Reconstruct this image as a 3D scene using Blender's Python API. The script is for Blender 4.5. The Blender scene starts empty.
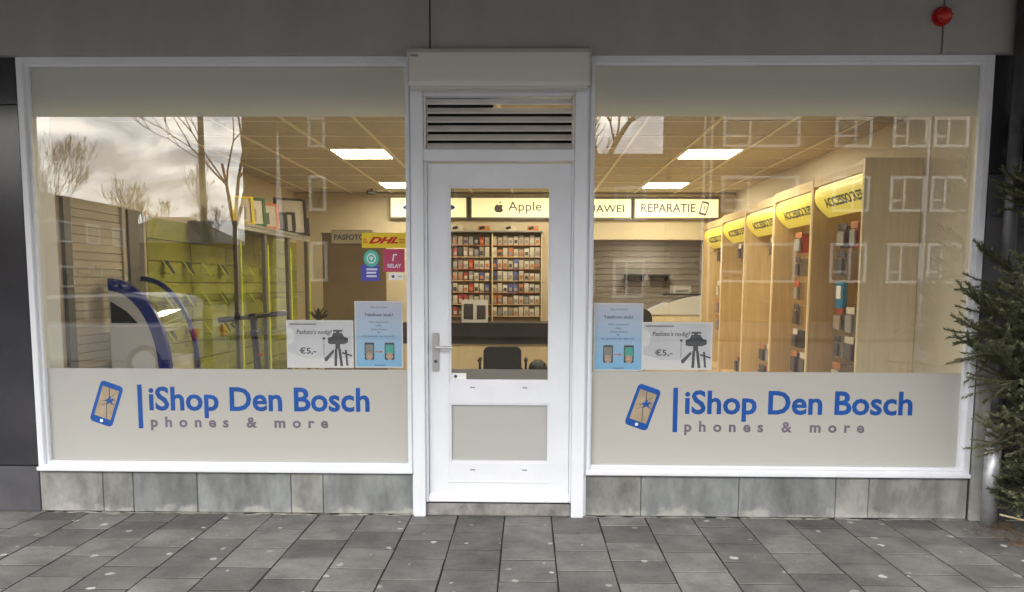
import bpy, bmesh, math, random
from mathutils import Vector, Matrix, noise
R = math.radians
rnd = random.Random(7)
S = bpy.context.scene
C = S.collection

# ---------------------------------------------------------------- camera, world, sun, exposure
CAM = Vector((0, -4.87, 1.515))
yaw, pitch, roll = R(1.1), R(5.56), R(0.2)
fwd = Vector((-math.sin(yaw)*math.cos(pitch), math.cos(yaw)*math.cos(pitch), -math.sin(pitch)))
rt = Vector((math.cos(yaw), math.sin(yaw), 0)); up = rt.cross(fwd)
rt, up = rt*math.cos(roll)+up*math.sin(roll), up*math.cos(roll)-rt*math.sin(roll)
cd = bpy.data.cameras.new('camera'); cam = bpy.data.objects.new('camera', cd); C.objects.link(cam)
m3 = Matrix((rt, up, -fwd)).transposed()
cam.matrix_world = Matrix.Translation(CAM) @ m3.to_4x4()
cd.sensor_width = 36; cd.lens = 760/1024*36; cd.shift_y = 62/1024; cd.clip_end = 2000; cd.clip_start = 0.05
S.camera = cam
ORD = ['first', 'second', 'third', 'fourth', 'fifth', 'sixth', 'seventh', 'eighth', 'ninth', 'tenth', 'eleventh', 'twelfth', 'thirteenth', 'fourteenth', 'fifteenth', 'sixteenth', 'seventeenth']
TONE = ['cream', 'orange', 'black', 'tan', 'white', 'navy', 'red', 'grey']

SKY_EL, SKY_AZ = R(38), R(205)      # sun behind the viewer's left shoulder, veiled by cloud
w = bpy.data.worlds.new('World'); S.world = w; w.use_nodes = True
nt = w.node_tree; nt.nodes.clear()
def N(t, **k):
    n = nt.nodes.new(t)
    for a, b in k.items(): setattr(n, a, b)
    return n
L = lambda a, b: nt.links.new(a, b)
out = N('ShaderNodeOutputWorld'); sky = N('ShaderNodeTexSky', sky_type='NISHITA', sun_disc=False)
sky.sun_elevation = SKY_EL; sky.sun_rotation = SKY_AZ
bg1 = N('ShaderNodeBackground'); bg1.inputs[1].default_value = 0.12; L(sky.outputs[0], bg1.inputs[0])
bg2 = N('ShaderNodeBackground'); bg2.inputs[1].default_value = 1.0
tc = N('ShaderNodeTexCoord'); mp = N('ShaderNodeMapping'); mp.inputs['Scale'].default_value = (1.0, 1.0, 2.6)
L(tc.outputs['Generated'], mp.inputs[0])
nz = N('ShaderNodeTexNoise'); nz.inputs['Scale'].default_value = 8.5; nz.inputs['Detail'].default_value = 8; nz.inputs['Roughness'].default_value = .55; nz.inputs['Distortion'].default_value = .5
L(mp.outputs[0], nz.inputs[0])
cr = N('ShaderNodeValToRGB'); e = cr.color_ramp.elements
e[0].position = .40; e[0].color = (.62, .61, .62, 1); e[1].position = .61; e[1].color = (1.95, 1.84, 1.66, 1)
k = cr.color_ramp.elements.new(.49); k.color = (1.12, 1.11, 1.09, 1)
L(nz.outputs[0], cr.inputs[0]); L(cr.outputs[0], bg2.inputs[0])
mx = N('ShaderNodeMixShader'); mx.inputs[0].default_value = .9
L(bg1.outputs[0], mx.inputs[1]); L(bg2.outputs[0], mx.inputs[2]); L(mx.outputs[0], out.inputs[0])

sl = bpy.data.lights.new('sun', 'SUN'); sl.energy = 0.5; sl.angle = R(25); sl.color = (1, .94, .86)
sun = bpy.data.objects.new('sun', sl); C.objects.link(sun)
sdir = Vector((-.45, -.70, .62)).normalized()          # towards the sun
sun.rotation_euler = sdir.to_track_quat('Z', 'Y').to_euler(); sun.location = (0, -20, 30)
sky.sun_elevation = math.asin(sdir.z); sky.sun_rotation = math.atan2(sdir.x, sdir.y)

vs = S.view_settings; vs.view_transform = 'Standard'; vs.look = 'None'; vs.gamma = 1; vs.use_curve_mapping = False
vs.exposure = 1.88
cy = S.cycles
cy.use_denoising = True; cy.max_bounces = 9; cy.transparent_max_bounces = 24; cy.caustics_reflective = False; cy.caustics_refractive = False
cy.sample_clamp_indirect = 6; cy.diffuse_bounces = 5; cy.glossy_bounces = 4

# ---------------------------------------------------------------- materials
MATS = {}
def M(name, col=(.5, .5, .5), rough=.5, metal=0, var=0, scale=6, bump=0, bscale=40, emit=None, es=0, spec=.5, stretch=(1, 1, 1), col2=None, rnd_obj=0, trans=0, detail=6):
    if name in MATS: return MATS[name]
    m = bpy.data.materials.new(name); m.use_nodes = True; MATS[name] = m
    t = m.node_tree; p = t.nodes['Principled BSDF']
    p.inputs['Roughness'].default_value = rough; p.inputs['Metallic'].default_value = metal
    p.inputs['Specular IOR Level'].default_value = spec
    p.inputs['Base Color'].default_value = (*col, 1)
    src = None
    if var or bump:
        g = t.nodes.new('ShaderNodeNewGeometry'); mp = t.nodes.new('ShaderNodeMapping'); mp.inputs['Scale'].default_value = stretch
        t.links.new(g.outputs['Position'], mp.inputs[0])
    if var or rnd_obj:
        mix = t.nodes.new('ShaderNodeMix'); mix.data_type = 'RGBA'
        c2 = col2 or tuple(c*(1-var) for c in col); c1 = col if col2 else tuple(min(1, c*(1+var*.6)) for c in col)
        mix.inputs[6].default_value = (*c1, 1); mix.inputs[7].default_value = (*c2, 1)
        if var:
            n = t.nodes.new('ShaderNodeTexNoise'); n.inputs['Scale'].default_value = scale; n.inputs['Detail'].default_value = detail; n.inputs['Roughness'].default_value = .65
            t.links.new(mp.outputs[0], n.inputs[0])
            mr = t.nodes.new('ShaderNodeMapRange'); mr.inputs[1].default_value = .3; mr.inputs[2].default_value = .7
            t.links.new(n.outputs[0], mr.inputs[0]); t.links.new(mr.outputs[0], mix.inputs[0])
        src = mix.outputs[2]
        if rnd_obj:
            oi = t.nodes.new('ShaderNodeObjectInfo'); hv = t.nodes.new('ShaderNodeHueSaturation')
            mr2 = t.nodes.new('ShaderNodeMapRange'); mr2.inputs[3].default_value = 1-rnd_obj; mr2.inputs[4].default_value = 1+rnd_obj
            t.links.new(oi.outputs['Random'], mr2.inputs[0]); t.links.new(mr2.outputs[0], hv.inputs['Value'])
            if not var: mix.inputs[0].default_value = 0; mix.inputs[6].default_value = (*col, 1)
            t.links.new(src, hv.inputs['Color']); src = hv.outputs[0]
        t.links.new(src, p.inputs['Base Color'])
    if bump:
        n2 = t.nodes.new('ShaderNodeTexNoise'); n2.inputs['Scale'].default_value = bscale; n2.inputs['Detail'].default_value = 6
        t.links.new(mp.outputs[0], n2.inputs[0])
        b = t.nodes.new('ShaderNodeBump'); b.inputs['Strength'].default_value = bump; b.inputs['Distance'].default_value = .01
        t.links.new(n2.outputs[0], b.inputs['Height']); t.links.new(b.outputs[0], p.inputs['Normal'])
    if emit:
        p.inputs['Emission Color'].default_value = (*emit, 1); p.inputs['Emission Strength'].default_value = es
    return m

def glass_mat(name, f0, tint=(1, 1, 1), rough=0.0, wav=0):
    m = bpy.data.materials.new(name); m.use_nodes = True; MATS[name] = m
    t = m.node_tree; t.nodes.clear(); n = lambda x: t.nodes.new(x)
    o = n('ShaderNodeOutputMaterial'); mixs = n('ShaderNodeMixShader'); tr = n('ShaderNodeBsdfTransparent'); gl = n('ShaderNodeBsdfGlossy')
    tr.inputs[0].default_value = (*tint, 1); gl.inputs['Roughness'].default_value = rough
    lw = n('ShaderNodeLayerWeight'); lw.inputs[0].default_value = .5
    pw = n('ShaderNodeMath'); pw.operation = 'POWER'; pw.inputs[1].default_value = 5
    ma = n('ShaderNodeMath'); ma.operation = 'MULTIPLY_ADD'; ma.inputs[1].default_value = 1-f0; ma.inputs[2].default_value = f0
    t.links.new(lw.outputs['Facing'], pw.inputs[0]); t.links.new(pw.outputs[0], ma.inputs[0])
    t.links.new(ma.outputs[0], mixs.inputs[0]); t.links.new(tr.outputs[0], mixs.inputs[1]); t.links.new(gl.outputs[0], mixs.inputs[2])
    if wav:
        g = n('ShaderNodeNewGeometry'); nn = n('ShaderNodeTexNoise'); nn.inputs['Scale'].default_value = 1.6; nn.inputs['Detail'].default_value = 1
        b = n('ShaderNodeBump'); b.inputs['Strength'].default_value = wav; b.inputs['Distance'].default_value = .01
        t.links.new(g.outputs['Position'], nn.inputs[0]); t.links.new(nn.outputs[0], b.inputs['Height']); t.links.new(b.outputs[0], gl.inputs['Normal'])
    t.links.new(mixs.outputs[0], o.inputs[0])
    return m

def film_mat(name, col, tcol, fac):
    m = bpy.data.materials.new(name); m.use_nodes = True; MATS[name] = m
    t = m.node_tree; t.nodes.clear(); n = lambda x: t.nodes.new(x)
    o = n('ShaderNodeOutputMaterial'); mixs = n('ShaderNodeMixShader'); d = n('ShaderNodeBsdfDiffuse'); tr = n('ShaderNodeBsdfTranslucent')
    d.inputs[0].default_value = (*col, 1); tr.inputs[0].default_value = (*tcol, 1); mixs.inputs[0].default_value = fac
    t.links.new(d.outputs[0], mixs.inputs[1]); t.links.new(tr.outputs[0], mixs.inputs[2]); t.links.new(mixs.outputs[0], o.inputs[0])
    return m

M('white_paint', (.78, .81, .865), .36, var=.05, scale=4, bump=.03)
M('housing_paint', (.66, .655, .65), .4, var=.05, scale=2)
M('slat_paint', (.84, .81, .78), .5, var=.1, scale=6)
M('fascia', (.37, .368, .365), .5, var=.12, scale=1.6, stretch=(1.6, 1, .6), bump=.03, bscale=80)
M('gap_dark', (.012, .012, .013), .8)
M('dark_panel', (.035, .035, .042), .16, var=.35, scale=1.5, bump=.006, bscale=3)
M('dark_panel_matt', (.085, .085, .098), .5, var=.3, scale=3)
M('slab_grey', (.27, .272, .26), .75, var=.5, scale=5, bump=.15, bscale=60, stretch=(1, 1, .6), rnd_obj=.16)
M('slab_blue', (.225, .24, .243), .75, var=.5, scale=5, bump=.15, bscale=60, stretch=(1, 1, .5), rnd_obj=.14)
M('joint_sand', (.016, .015, .014), .95, var=.5, scale=30)
M('mortar', (.42, .41, .38), .9, var=.4, scale=20)
M('concrete', (.33, .33, .32), .85, var=.35, scale=4, bump=.2, bscale=60)
M('step_stone', (.27, .26, .255), .8, var=.5, scale=9, bump=.3, bscale=50)
M('galv', (.50, .52, .55), .42, .7, var=.35, scale=9)
M('galv_dark', (.10, .10, .11), .35, .3, var=.3, scale=9)
M('metal', (.62, .62, .62), .3, .9)
M('black', (.015, .015, .017), .45)
M('black_fabric', (.012, .013, .016), .8)
M('red', (.45, .012, .008), .4)
M('red_text', (.55, .01, .01), .5)
M('rubber', (.02, .02, .02), .7)
M('blue_vinyl', (.002, .080, .36), .45, var=.25, scale=5)
M('dark_blue', (.014, .03, .26), .3)
M('mauve', (.17, .14, .19), .6, var=.3, scale=5)
M('white_vinyl', (.82, .82, .82), .5)
M('screen_tan', (.40, .32, .22), .4, var=.3, scale=12)
M('wood', (.68, .51, .28), .45, var=.16, scale=4, stretch=(6, 6, .5), bump=.02)
M('wood_end', (.84, .70, .47), .45, var=.12, scale=4, stretch=(6, 6, .5))  # paler copy of the wood: daylight on window-facing panels put into the colour
M('beige_wall', (.60, .52, .38), .8, var=.06, scale=2)
M('right_wall', (.84, .80, .72), .75, var=.05, scale=2)
M('ceiling_tile', (.56, .485, .38), .9, var=.1, scale=12)
M('ceiling_bar', (.88, .80, .64), .6)
M('lime', (.29, .30, .055), .4, var=.25, scale=2.2, stretch=(1, 1, 3), rnd_obj=.12)
M('lime_edge', (.50, .55, .07), .25, emit=(.75, .8, .05), es=.05)
M('beige_board', (.50, .44, .35), .6, var=.1, scale=3, rnd_obj=.06)
M('grey_post', (.13, .125, .115), .5)
M('cabinet_grey', (.26, .25, .22), .5, var=.1)
M('brown_board', (.20, .145, .085), .6, var=.15, scale=2)
M('floor', (.52, .47, .39), .35, var=.15, scale=2)
M('counter_dark', (.035, .028, .026), .35, var=.3, scale=3)
M('slat_grey', (.36, .31, .24), .6, var=.12, scale=4, rnd_obj=.08)
M('appliance', (.70, .69, .66), .4)
M('yellow_sign', (.86, .72, .10), .4, emit=(1, .82, .14), es=.10)
M('yellow_plain', (.80, .60, .02), .5)
M('sign_face', (.9, .85, .6), .5, emit=(1, .85, .42), es=.30)
M('lamp_face', (.9, .9, .85), .5, emit=(1, .885, .63), es=11.0)
M('lamp_face_cool', (.9, .9, .9), .5, emit=(1, .95, .85), es=4.0)
M('sign_text', (.10, .08, .09), .6)
M('sign_text_violet', (.13, .09, .20), .6)
M('poster_blue', (.30, .60, .90), .5)
M('poster_top', (.66, .70, .84), .5)
M('poster_grey', (.80, .81, .87), .5, var=.12, scale=5)
M('poster_white', (.92, .93, .96), .5)
M('ink', (.07, .075, .09), .6)
M('ink_blue', (.10, .14, .28), .6)
M('orange', (.75, .20, .05), .5)
M('teal', (.07, .50, .42), .5)
M('violet', (.07, .07, .42), .5)
M('pink', (.48, .055, .13), .5)
M('asphalt', (.05, .05, .052), .9, var=.3, scale=8, bump=.3, bscale=90)
M('ground', (.09, .095, .07), .95, var=.4, scale=.4)
M('soil', (.13, .095, .06), .95, var=.5, scale=18, bump=.6, bscale=50)
M('bark', (.06, .048, .038), .9, var=.4, scale=14, bump=.4, bscale=40)
M('twig', (.10, .07, .05), .9)
M('rope', (.42, .33, .22), .9)
M('brick', (.085, .058, .045), .9, var=.2, scale=2)
M('brick_pale', (.11, .085, .065), .9, var=.2, scale=2)
M('roof_tile', (.06, .05, .048), .8, var=.3, scale=3)
M('frame_white', (.48, .48, .48), .5)
M('dark_window', (.02, .024, .03), .15)
M('lamp_grey', (.06, .065, .07), .5)
M('car_paint', (.30, .31, .33), .25)
M('case_blue', (.015, .20, .40), .4)
for i, c in enumerate([(.62, .56, .46), (.55, .22, .10), (.10, .09, .10), (.40, .33, .27), (.70, .66, .58), (.12, .14, .36), (.45, .08, .06), (.30, .30, .30)]):
    M('pack%d' % i, c, .4, var=.15, scale=30)
glass_mat('glass', .088, (.97, .975, .97), wav=.005)
glass_mat('glass_door', .045, (.80, .80, .79))
glass_mat('glass_clear', .05, (.9, .93, .9))
film_mat('film_low', (.65, .66, .65), (.60, .54, .42), .35)
film_mat('film_top', (.82, .88, .86), (.98, .92, .80), .52)

def stain(name):
    t = MATS[name].node_tree; p = t.nodes['Principled BSDF']; n = lambda x: t.nodes.new(x); l = t.links.new
    src = p.inputs['Base Color'].links[0].from_socket
    g_ = n('ShaderNodeNewGeometry'); sx_ = n('ShaderNodeSeparateXYZ'); l(g_.outputs['Position'], sx_.inputs[0])
    a = n('ShaderNodeTexNoise'); a.inputs['Scale'].default_value = 7; a.inputs['Detail'].default_value = 7; l(g_.outputs['Position'], a.inputs[0])
    m = n('ShaderNodeMath'); m.operation = 'MULTIPLY_ADD'; m.inputs[1].default_value = -.30; m.inputs[2].default_value = .178; l(a.outputs[0], m.inputs[0])   # height of the salt line
    d = n('ShaderNodeMath'); d.operation = 'SUBTRACT'; l(m.outputs[0], d.inputs[0]); l(sx_.outputs[2], d.inputs[1])
    r = n('ShaderNodeMapRange'); r.inputs[1].default_value = -.01; r.inputs[2].default_value = .03; r.inputs[4].default_value = .62; l(d.outputs[0], r.inputs[0])
    x = n('ShaderNodeMix'); x.data_type = 'RGBA'; l(r.outputs[0], x.inputs[0]); l(src, x.inputs[6]); x.inputs[7].default_value = (.44, .435, .41, 1)
    mp = n('ShaderNodeMapping'); mp.inputs['Scale'].default_value = (8, 8, 2.0); l(g_.outputs['Position'], mp.inputs[0])
    b = n('ShaderNodeTexNoise'); b.inputs['Scale'].default_value = 1; b.inputs['Detail'].default_value = 5; l(mp.outputs[0], b.inputs[0])
    r2 = n('ShaderNodeMapRange'); r2.inputs[1].default_value = .54; r2.inputs[2].default_value = .66; r2.inputs[4].default_value = .38; l(b.outputs[0], r2.inputs[0])
    y = n('ShaderNodeMix'); y.data_type = 'RGBA'; l(r2.outputs[0], y.inputs[0]); l(x.outputs[2], y.inputs[6]); y.inputs[7].default_value = (.10, .10, .10, 1)
    l(y.outputs[2], p.inputs['Base Color'])
for k_ in ('slab_grey', 'slab_blue', 'concrete'): stain(k_)

# needle material with per-clump tone
def needle_mat():
    m = bpy.data.materials.new('needles'); m.use_nodes = True; MATS['needles'] = m
    t = m.node_tree; p = t.nodes['Principled BSDF']; p.inputs['Roughness'].default_value = .55
    at = t.nodes.new('ShaderNodeAttribute'); at.attribute_name = 'tone'
    cr = t.nodes.new('ShaderNodeValToRGB'); el = cr.color_ramp.elements
    el[0].color = (.040, .055, .030, 1); el[1].color = (.24, .25, .14, 1)
    k = el.new(.55); k.color = (.115, .135, .07, 1)
    t.links.new(at.outputs['Fac'], cr.inputs[0]); t.links.new(cr.outputs[0], p.inputs['Base Color'])
needle_mat()

# paving tile: grey concrete, per-tile tone, stains, gum spots
def tile_mat():
    m = bpy.data.materials.new('paver'); m.use_nodes = True; MATS['paver'] = m
    t = m.node_tree; p = t.nodes['Principled BSDF']; n = lambda x: t.nodes.new(x); l = t.links.new
    g = n('ShaderNodeNewGeometry'); oi = n('ShaderNodeObjectInfo')
    def nz(scale, detail=6, rough=.6):
        a = n('ShaderNodeTexNoise'); a.inputs['Scale'].default_value = scale; a.inputs['Detail'].default_value = detail; a.inputs['Roughness'].default_value = rough
        l(g.outputs['Position'], a.inputs[0]); return a
    def rng(s, a, b, c, d):
        r = n('ShaderNodeMapRange'); r.inputs[1].default_value = a; r.inputs[2].default_value = b; r.inputs[3].default_value = c; r.inputs[4].default_value = d; l(s, r.inputs[0]); return r.outputs[0]
    def mul(a, b):
        r = n('ShaderNodeMath'); r.operation = 'MULTIPLY'; l(a, r.inputs[0]); l(b, r.inputs[1]); return r.outputs[0]
    v = mul(mul(rng(nz(2.6).outputs[0], .3, .7, .58, 1.28), rng(nz(45, 5, .7).outputs[0], .3, .7, .84, 1.14)), rng(oi.outputs['Random'], 0, 1, .70, 1.22))
    v = mul(v, rng(nz(9, 4).outputs[0], .35, .55, .86, 1.03))
    col = n('ShaderNodeMix'); col.data_type = 'RGBA'; col.blend_type = 'MULTIPLY'; col.inputs[0].default_value = 1
    col.inputs[6].default_value = (.160, .157, .155, 1)
    cc = n('ShaderNodeCombineColor'); l(v, cc.inputs[0]); l(v, cc.inputs[1]); l(v, cc.inputs[2]); l(cc.outputs[0], col.inputs[7])
    # gum spots
    vo = n('ShaderNodeTexVoronoi'); vo.voronoi_dimensions = '2D'; vo.inputs['Scale'].default_value = 4.2; vo.inputs['Randomness'].default_value = 1
    dn = nz(30, 2); ad = n('ShaderNodeMixRGB'); ad.blend_type = 'ADD'; ad.inputs[0].default_value = .035; l(g.outputs['Position'], ad.inputs[1]); l(dn.outputs['Color'], ad.inputs[2])
    mp = n('ShaderNodeMapping'); mp.inputs['Scale'].default_value = (1, 1, 0); l(ad.outputs[0], mp.inputs[0]); l(mp.outputs[0], vo.inputs[0])
    sep = n('ShaderNodeSeparateColor'); l(vo.outputs['Color'], sep.inputs[0])
    rad = rng(sep.outputs[0], .22, 1, .0, .095); lt = n('ShaderNodeMath'); lt.operation = 'LESS_THAN'; l(vo.outputs['Distance'], lt.inputs[0]); l(rad, lt.inputs[1])
    st = n('ShaderNodeMath'); st.operation = 'MULTIPLY'; l(lt.outputs[0], st.inputs[0]); l(rng(sep.outputs[1], 0, 1, .3, .95), st.inputs[1])
    m2 = n('ShaderNodeMix'); m2.data_type = 'RGBA'; l(st.outputs[0], m2.inputs[0]); l(col.outputs[2], m2.inputs[6]); m2.inputs[7].default_value = (.5, .5, .49, 1)
    l(m2.outputs[2], p.inputs['Base Color'])
    l(rng(nz(6).outputs[0], .3, .7, .5, .85), p.inputs['Roughness'])
    b = n('ShaderNodeBump'); b.inputs['Strength'].default_value = .35; b.inputs['Distance'].default_value = .004; l(nz(70, 8, .7).outputs[0], b.inputs['Height']); l(b.outputs[0], p.inputs['Normal'])
tile_mat()

# ---------------------------------------------------------------- mesh helpers
class MB:
    def __init__(s): s.v = []; s.f = []
    def add(s, v, f):
        o = len(s.v); s.v += [tuple(x) for x in v]; s.f += [tuple(o+i for i in q) for q in f]; return s
    def box(s, x0, x1, y0, y1, z0, z1):
        v = [(x, y, z) for z in (z0, z1) for y in (y0, y1) for x in (x0, x1)]
        return s.add(v, [(0, 2, 3, 1), (4, 5, 7, 6), (0, 1, 5, 4), (2, 6, 7, 3), (0, 4, 6, 2), (1, 3, 7, 5)])
    def tube(s, pts, rad, n=8, cap=True):
        pts = [Vector(p) for p in pts]; rs = rad if isinstance(rad, (list, tuple)) else [rad]*len(pts)
        rings = []; prev = None
        for i, p in enumerate(pts):
            d = (pts[min(i+1, len(pts)-1)]-pts[max(i-1, 0)]).normalized()
            a = prev if prev is not None and abs(prev.dot(d)) < .95 else (Vector((0, 0, 1)) if abs(d.z) < .9 else Vector((1, 0, 0)))
            u = d.cross(a).cross(d).normalized(); prev = u; v = d.cross(u)
            rings.append([p+(u*math.cos(2*math.pi*k/n)+v*math.sin(2*math.pi*k/n))*rs[i] for k in range(n)])
        vv = [q for r in rings for q in r]; f = []
        for i in range(len(pts)-1):
            for k in range(n): f.append((i*n+k, i*n+(k+1) % n, (i+1)*n+(k+1) % n, (i+1)*n+k))
        if cap: f += [tuple(range(n))[::-1], tuple((len(pts)-1)*n+k for k in range(n))]
        return s.add(vv, f)
    def prism(s, poly, axis, a, b):
        """poly of 2D points extruded along axis from a to b; axis 'y': (x,z), 'x': (y,z), 'z': (x,y)"""
        n = len(poly)
        def P(q, t):
            return {'y': (q[0], t, q[1]), 'x': (t, q[0], q[1]), 'z': (q[0], q[1], t)}[axis]
        v = [P(q, a) for q in poly]+[P(q, b) for q in poly]
        f = [tuple(range(n)), tuple(range(2*n-1, n-1, -1))]+[(i, i+n, (i+1) % n+n, (i+1) % n) for i in range(n)]
        return s.add(v, f)
    def ring(s, outer, inner, axis, a, b):
        n = len(outer)
        def P(q, t): return {'y': (q[0], t, q[1]), 'x': (t, q[0], q[1]), 'z': (q[0], q[1], t)}[axis]
        v = [P(q, a) for q in outer]+[P(q, a) for q in inner]+[P(q, b) for q in outer]+[P(q, b) for q in inner]
        f = []
        for i in range(n):
            j = (i+1) % n
            f += [(i, j, n+j, n+i), (2*n+i, 3*n+i, 3*n+j, 2*n+j), (i, 2*n+i, 2*n+j, j), (n+i, n+j, 3*n+j, 3*n+i)]
        return s.add(v, f)
    def mesh(s, name, bevel=0, smooth=False, seg=2, off=(0, 0, 0)):
        me = bpy.data.meshes.new(name)
        me.from_pydata([(x-off[0], y-off[1], z-off[2]) for x, y, z in s.v], [], s.f)
        bm = bmesh.new(); bm.from_mesh(me); bmesh.ops.recalc_face_normals(bm, faces=bm.faces)
        if bevel: bmesh.ops.bevel(bm, geom=bm.edges[:], offset=bevel, segments=seg, affect='EDGES', clamp_overlap=True)
        bm.to_mesh(me); bm.free()
        if smooth:
            for p in me.polygons: p.use_smooth = True
        return me

WL = {}
def link(o, parent, loc):
    C.objects.link(o); loc = Vector(loc); WL[o] = loc
    if parent is not None: o.parent = parent; o.location = loc-WL[parent]
    else: o.location = loc
    return o
def ob(name, mb, mat, parent=None, loc=(0, 0, 0), bevel=0, smooth=False, seg=2):
    """mb in world coordinates when loc is given: mesh origin moved to loc"""
    me = mb.mesh(name, bevel, smooth, seg, loc) if isinstance(mb, MB) else mb
    if mat:
        if not me.materials: me.materials.append(MATS[mat])
    return link(bpy.data.objects.new(name, me), parent, loc)
def inst(name, me, parent, loc):
    return link(bpy.data.objects.new(name, me), parent, loc)
def tag(o, label=None, cat=None, group=None, kind=None):
    if label: o['label'] = label
    if cat: o['category'] = cat
    if group: o['group'] = group
    if kind: o['kind'] = kind
    return o
def empty(name, loc, label=None, cat=None, group=None):
    o = bpy.data.objects.new(name, None); o.empty_display_size = .1
    return tag(link(o, None, loc), label, cat, group)
def struct(name, mb, mat, **k):
    return tag(ob(name, mb, mat, **k), kind='structure')
B = lambda *a: MB().box(*a)
def arc(cx, cz, rx, rz, a0, a1, n): return [(cx+rx*math.cos(R(a0+(a1-a0)*i/n)), cz+rz*math.sin(R(a0+(a1-a0)*i/n))) for i in range(n+1)]
def rrect(x0, x1, z0, z1, r, n=5):
    return arc(x1-r, z1-r, r, r, 0, 90, n)+arc(x0+r, z1-r, r, r, 90, 180, n)+arc(x0+r, z0+r, r, r, 180, 270, n)+arc(x1-r, z0+r, r, r, 270, 360, n)

# text: glyph geometry as (verts2d, faces), fitted to a box
GEO = {}
def glyphs(txt, bold=0, space=1, shear=0, res=3):
    def geo(s):
        key = (s, bold, space, shear, res)
        if key not in GEO:
            cu = bpy.data.curves.new('t', 'FONT'); cu.body = s; cu.size = 1; cu.offset = bold; cu.space_character = space; cu.shear = shear; cu.resolution_u = res; cu.extrude = 0
            o = bpy.data.objects.new('t', cu); me = o.to_mesh()
            GEO[key] = ([(a.co.x, a.co.y) for a in me.vertices], [tuple(p.vertices) for p in me.polygons])
            o.to_mesh_clear(); bpy.data.objects.remove(o); bpy.data.curves.remove(cu)
        return GEO[key]
    outl = []
    for i, ch in enumerate(txt):
        if ch == ' ': continue
        pv, _ = geo(txt[:i+1]); v, f = geo(ch)
        dx = max(a[0] for a in pv)-max(a[0] for a in v)
        outl.append((ch, [(a[0]+dx, a[1]) for a in v], f))
    return outl
def fit(gl, x0, x1, zb, cap):
    xs = [a[0] for g in gl for a in g[1]]; lo, hi = min(xs), max(xs)
    ref = max(a[1] for g in gl for a in g[1])
    return [(c, [(x0+(a[0]-lo)/(hi-lo)*(x1-x0), zb+a[1]/ref*cap) for a in v], f) for c, v, f in gl]
def solid(v2, f, fn, thick):
    """flat glyph into thin solid, fn(u,v,t) -> world point, t = 0 back .. thick front"""
    mb = MB(); n = len(v2); cnt = {}
    for q in f:
        for i in range(len(q)):
            k = (q[i], q[(i+1) % len(q)]); cnt[k] = 1
    side = [(a, b) for a, b in cnt if (b, a) not in cnt]
    mb.add([fn(a[0], a[1], thick) for a in v2]+[fn(a[0], a[1], 0) for a in v2],
           list(f)+[tuple(i+n for i in q[::-1]) for q in f]+[(a, a+n, b+n, b) for a, b in side])
    return mb
def write(txt, x0, x1, zb, cap, y, mat, parent, name='lettering', each=False, thick=.0015, fn=None, **k):
    fn = fn or (lambda u, v, t: (u, y-t, v))
    gl = fit(glyphs(txt, **k), x0, x1, zb, cap)
    if each:
        for c, v, f in gl: ob('letter', solid(v, f, fn, thick), mat, parent)
    else:
        mb = MB()
        for c, v, f in gl:
            s = solid(v, f, fn, thick); mb.add(s.v, s.f)
        ob(name, mb, mat, parent)
GY = .05                       # depth of the glazing behind the frame face
def g(x, z): return x*1.0103, 1.515+(z-1.515)*1.0103     # seen on the frame face -> same sight line at the glass

# ---------------------------------------------------------------- ground
struct('ground', B(-300, 300, -300, 300, -.6, -.30), 'ground')
road = struct('road', B(-120, 120, -17, -7.15, -.32, -.12), 'asphalt')
pav = struct('pavement', B(-40, 40, -7.0, .0, -.2, -.0030), 'joint_sand')
ob('pavement_sheet', B(-40, 40, -7.0, -2.45, -.0029, -.001), 'paver', pav)
ob('kerb', B(-40, 40, -7.15, -7.0, -.2, .004), 'concrete', pav, bevel=.01)
struct('far_pavement', B(-120, 120, -26.9, -17, -.25, .0), 'asphalt')
P0, X0 = .305, -.138
tm = {}
def tile_mesh(L, k):
    key = (round(L, 3), k)
    if key not in tm:
        r2 = random.Random(k*31+int(L*1000)); mb = B(-.1478, .1478, -L/2+.0068, L/2-.0068, -.03, 0)
        me = mb.mesh('paver', .0016, seg=1)
        for v in me.vertices:
            if v.co.z > -.01: v.co.z += r2.uniform(-.0006, .0006)
            v.co.x += r2.uniform(-.0012, .0012); v.co.y += r2.uniform(-.0012, .0012)
        me.materials.append(MATS['paver']); tm[key] = me
    return tm[key]
for kx in range(-14, 14):
    top = -.501 if kx % 2 == 0 else -.501-P0/2
    js = [-.004]+[y for y in [top+P0*j for j in range(6, -9, -1)] if -2.6 < y < -.1]
    for j in range(len(js)-1):
        ln = js[j]-js[j+1]
        o = inst('paver', tile_mesh(ln, rnd.randrange(4)), pav, (X0+P0*(kx+.5)+rnd.uniform(-.0015, .0015), (js[j]+js[j+1])/2, rnd.uniform(-.0004, .0010)))
        o.rotation_euler = (rnd.uniform(-.002, .003), rnd.uniform(-.005, .005), rnd.uniform(-.004, .004))

# ---------------------------------------------------------------- shop building shell
shop = empty('shop_building', (-.17, .5, 0), 'grey panelled shop building with stone plinth around the two shop windows', 'building')
for i, (a, b) in enumerate([(-6.0, -.606), (-.598, 2.502), (2.510, 6.0)]):
    ob('fascia_panel', B(a, b, -.055, .02, 2.920, 3.298), 'fascia', shop, bevel=.003)
ob('light_block', B(-6, 6, .021, .35, 2.925, 3.9), 'gap_dark', shop)  # unseen block added behind the fascia to keep light out
ob('overhang_slab', B(-7, 7, -3.0, .0, 3.30, 3.62), 'concrete', shop)
ob('overhang_edge', B(-7, 7, -3.06, -3.001, 3.24, 3.75), 'fascia', shop)
ob('upper_wall', B(-7, 7, .0, .3, 3.9, 9.0), 'brick', shop)
ob('roof_slab', B(-6, 6, .36, 9.2, 3.0, 3.3), 'concrete', shop)
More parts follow.
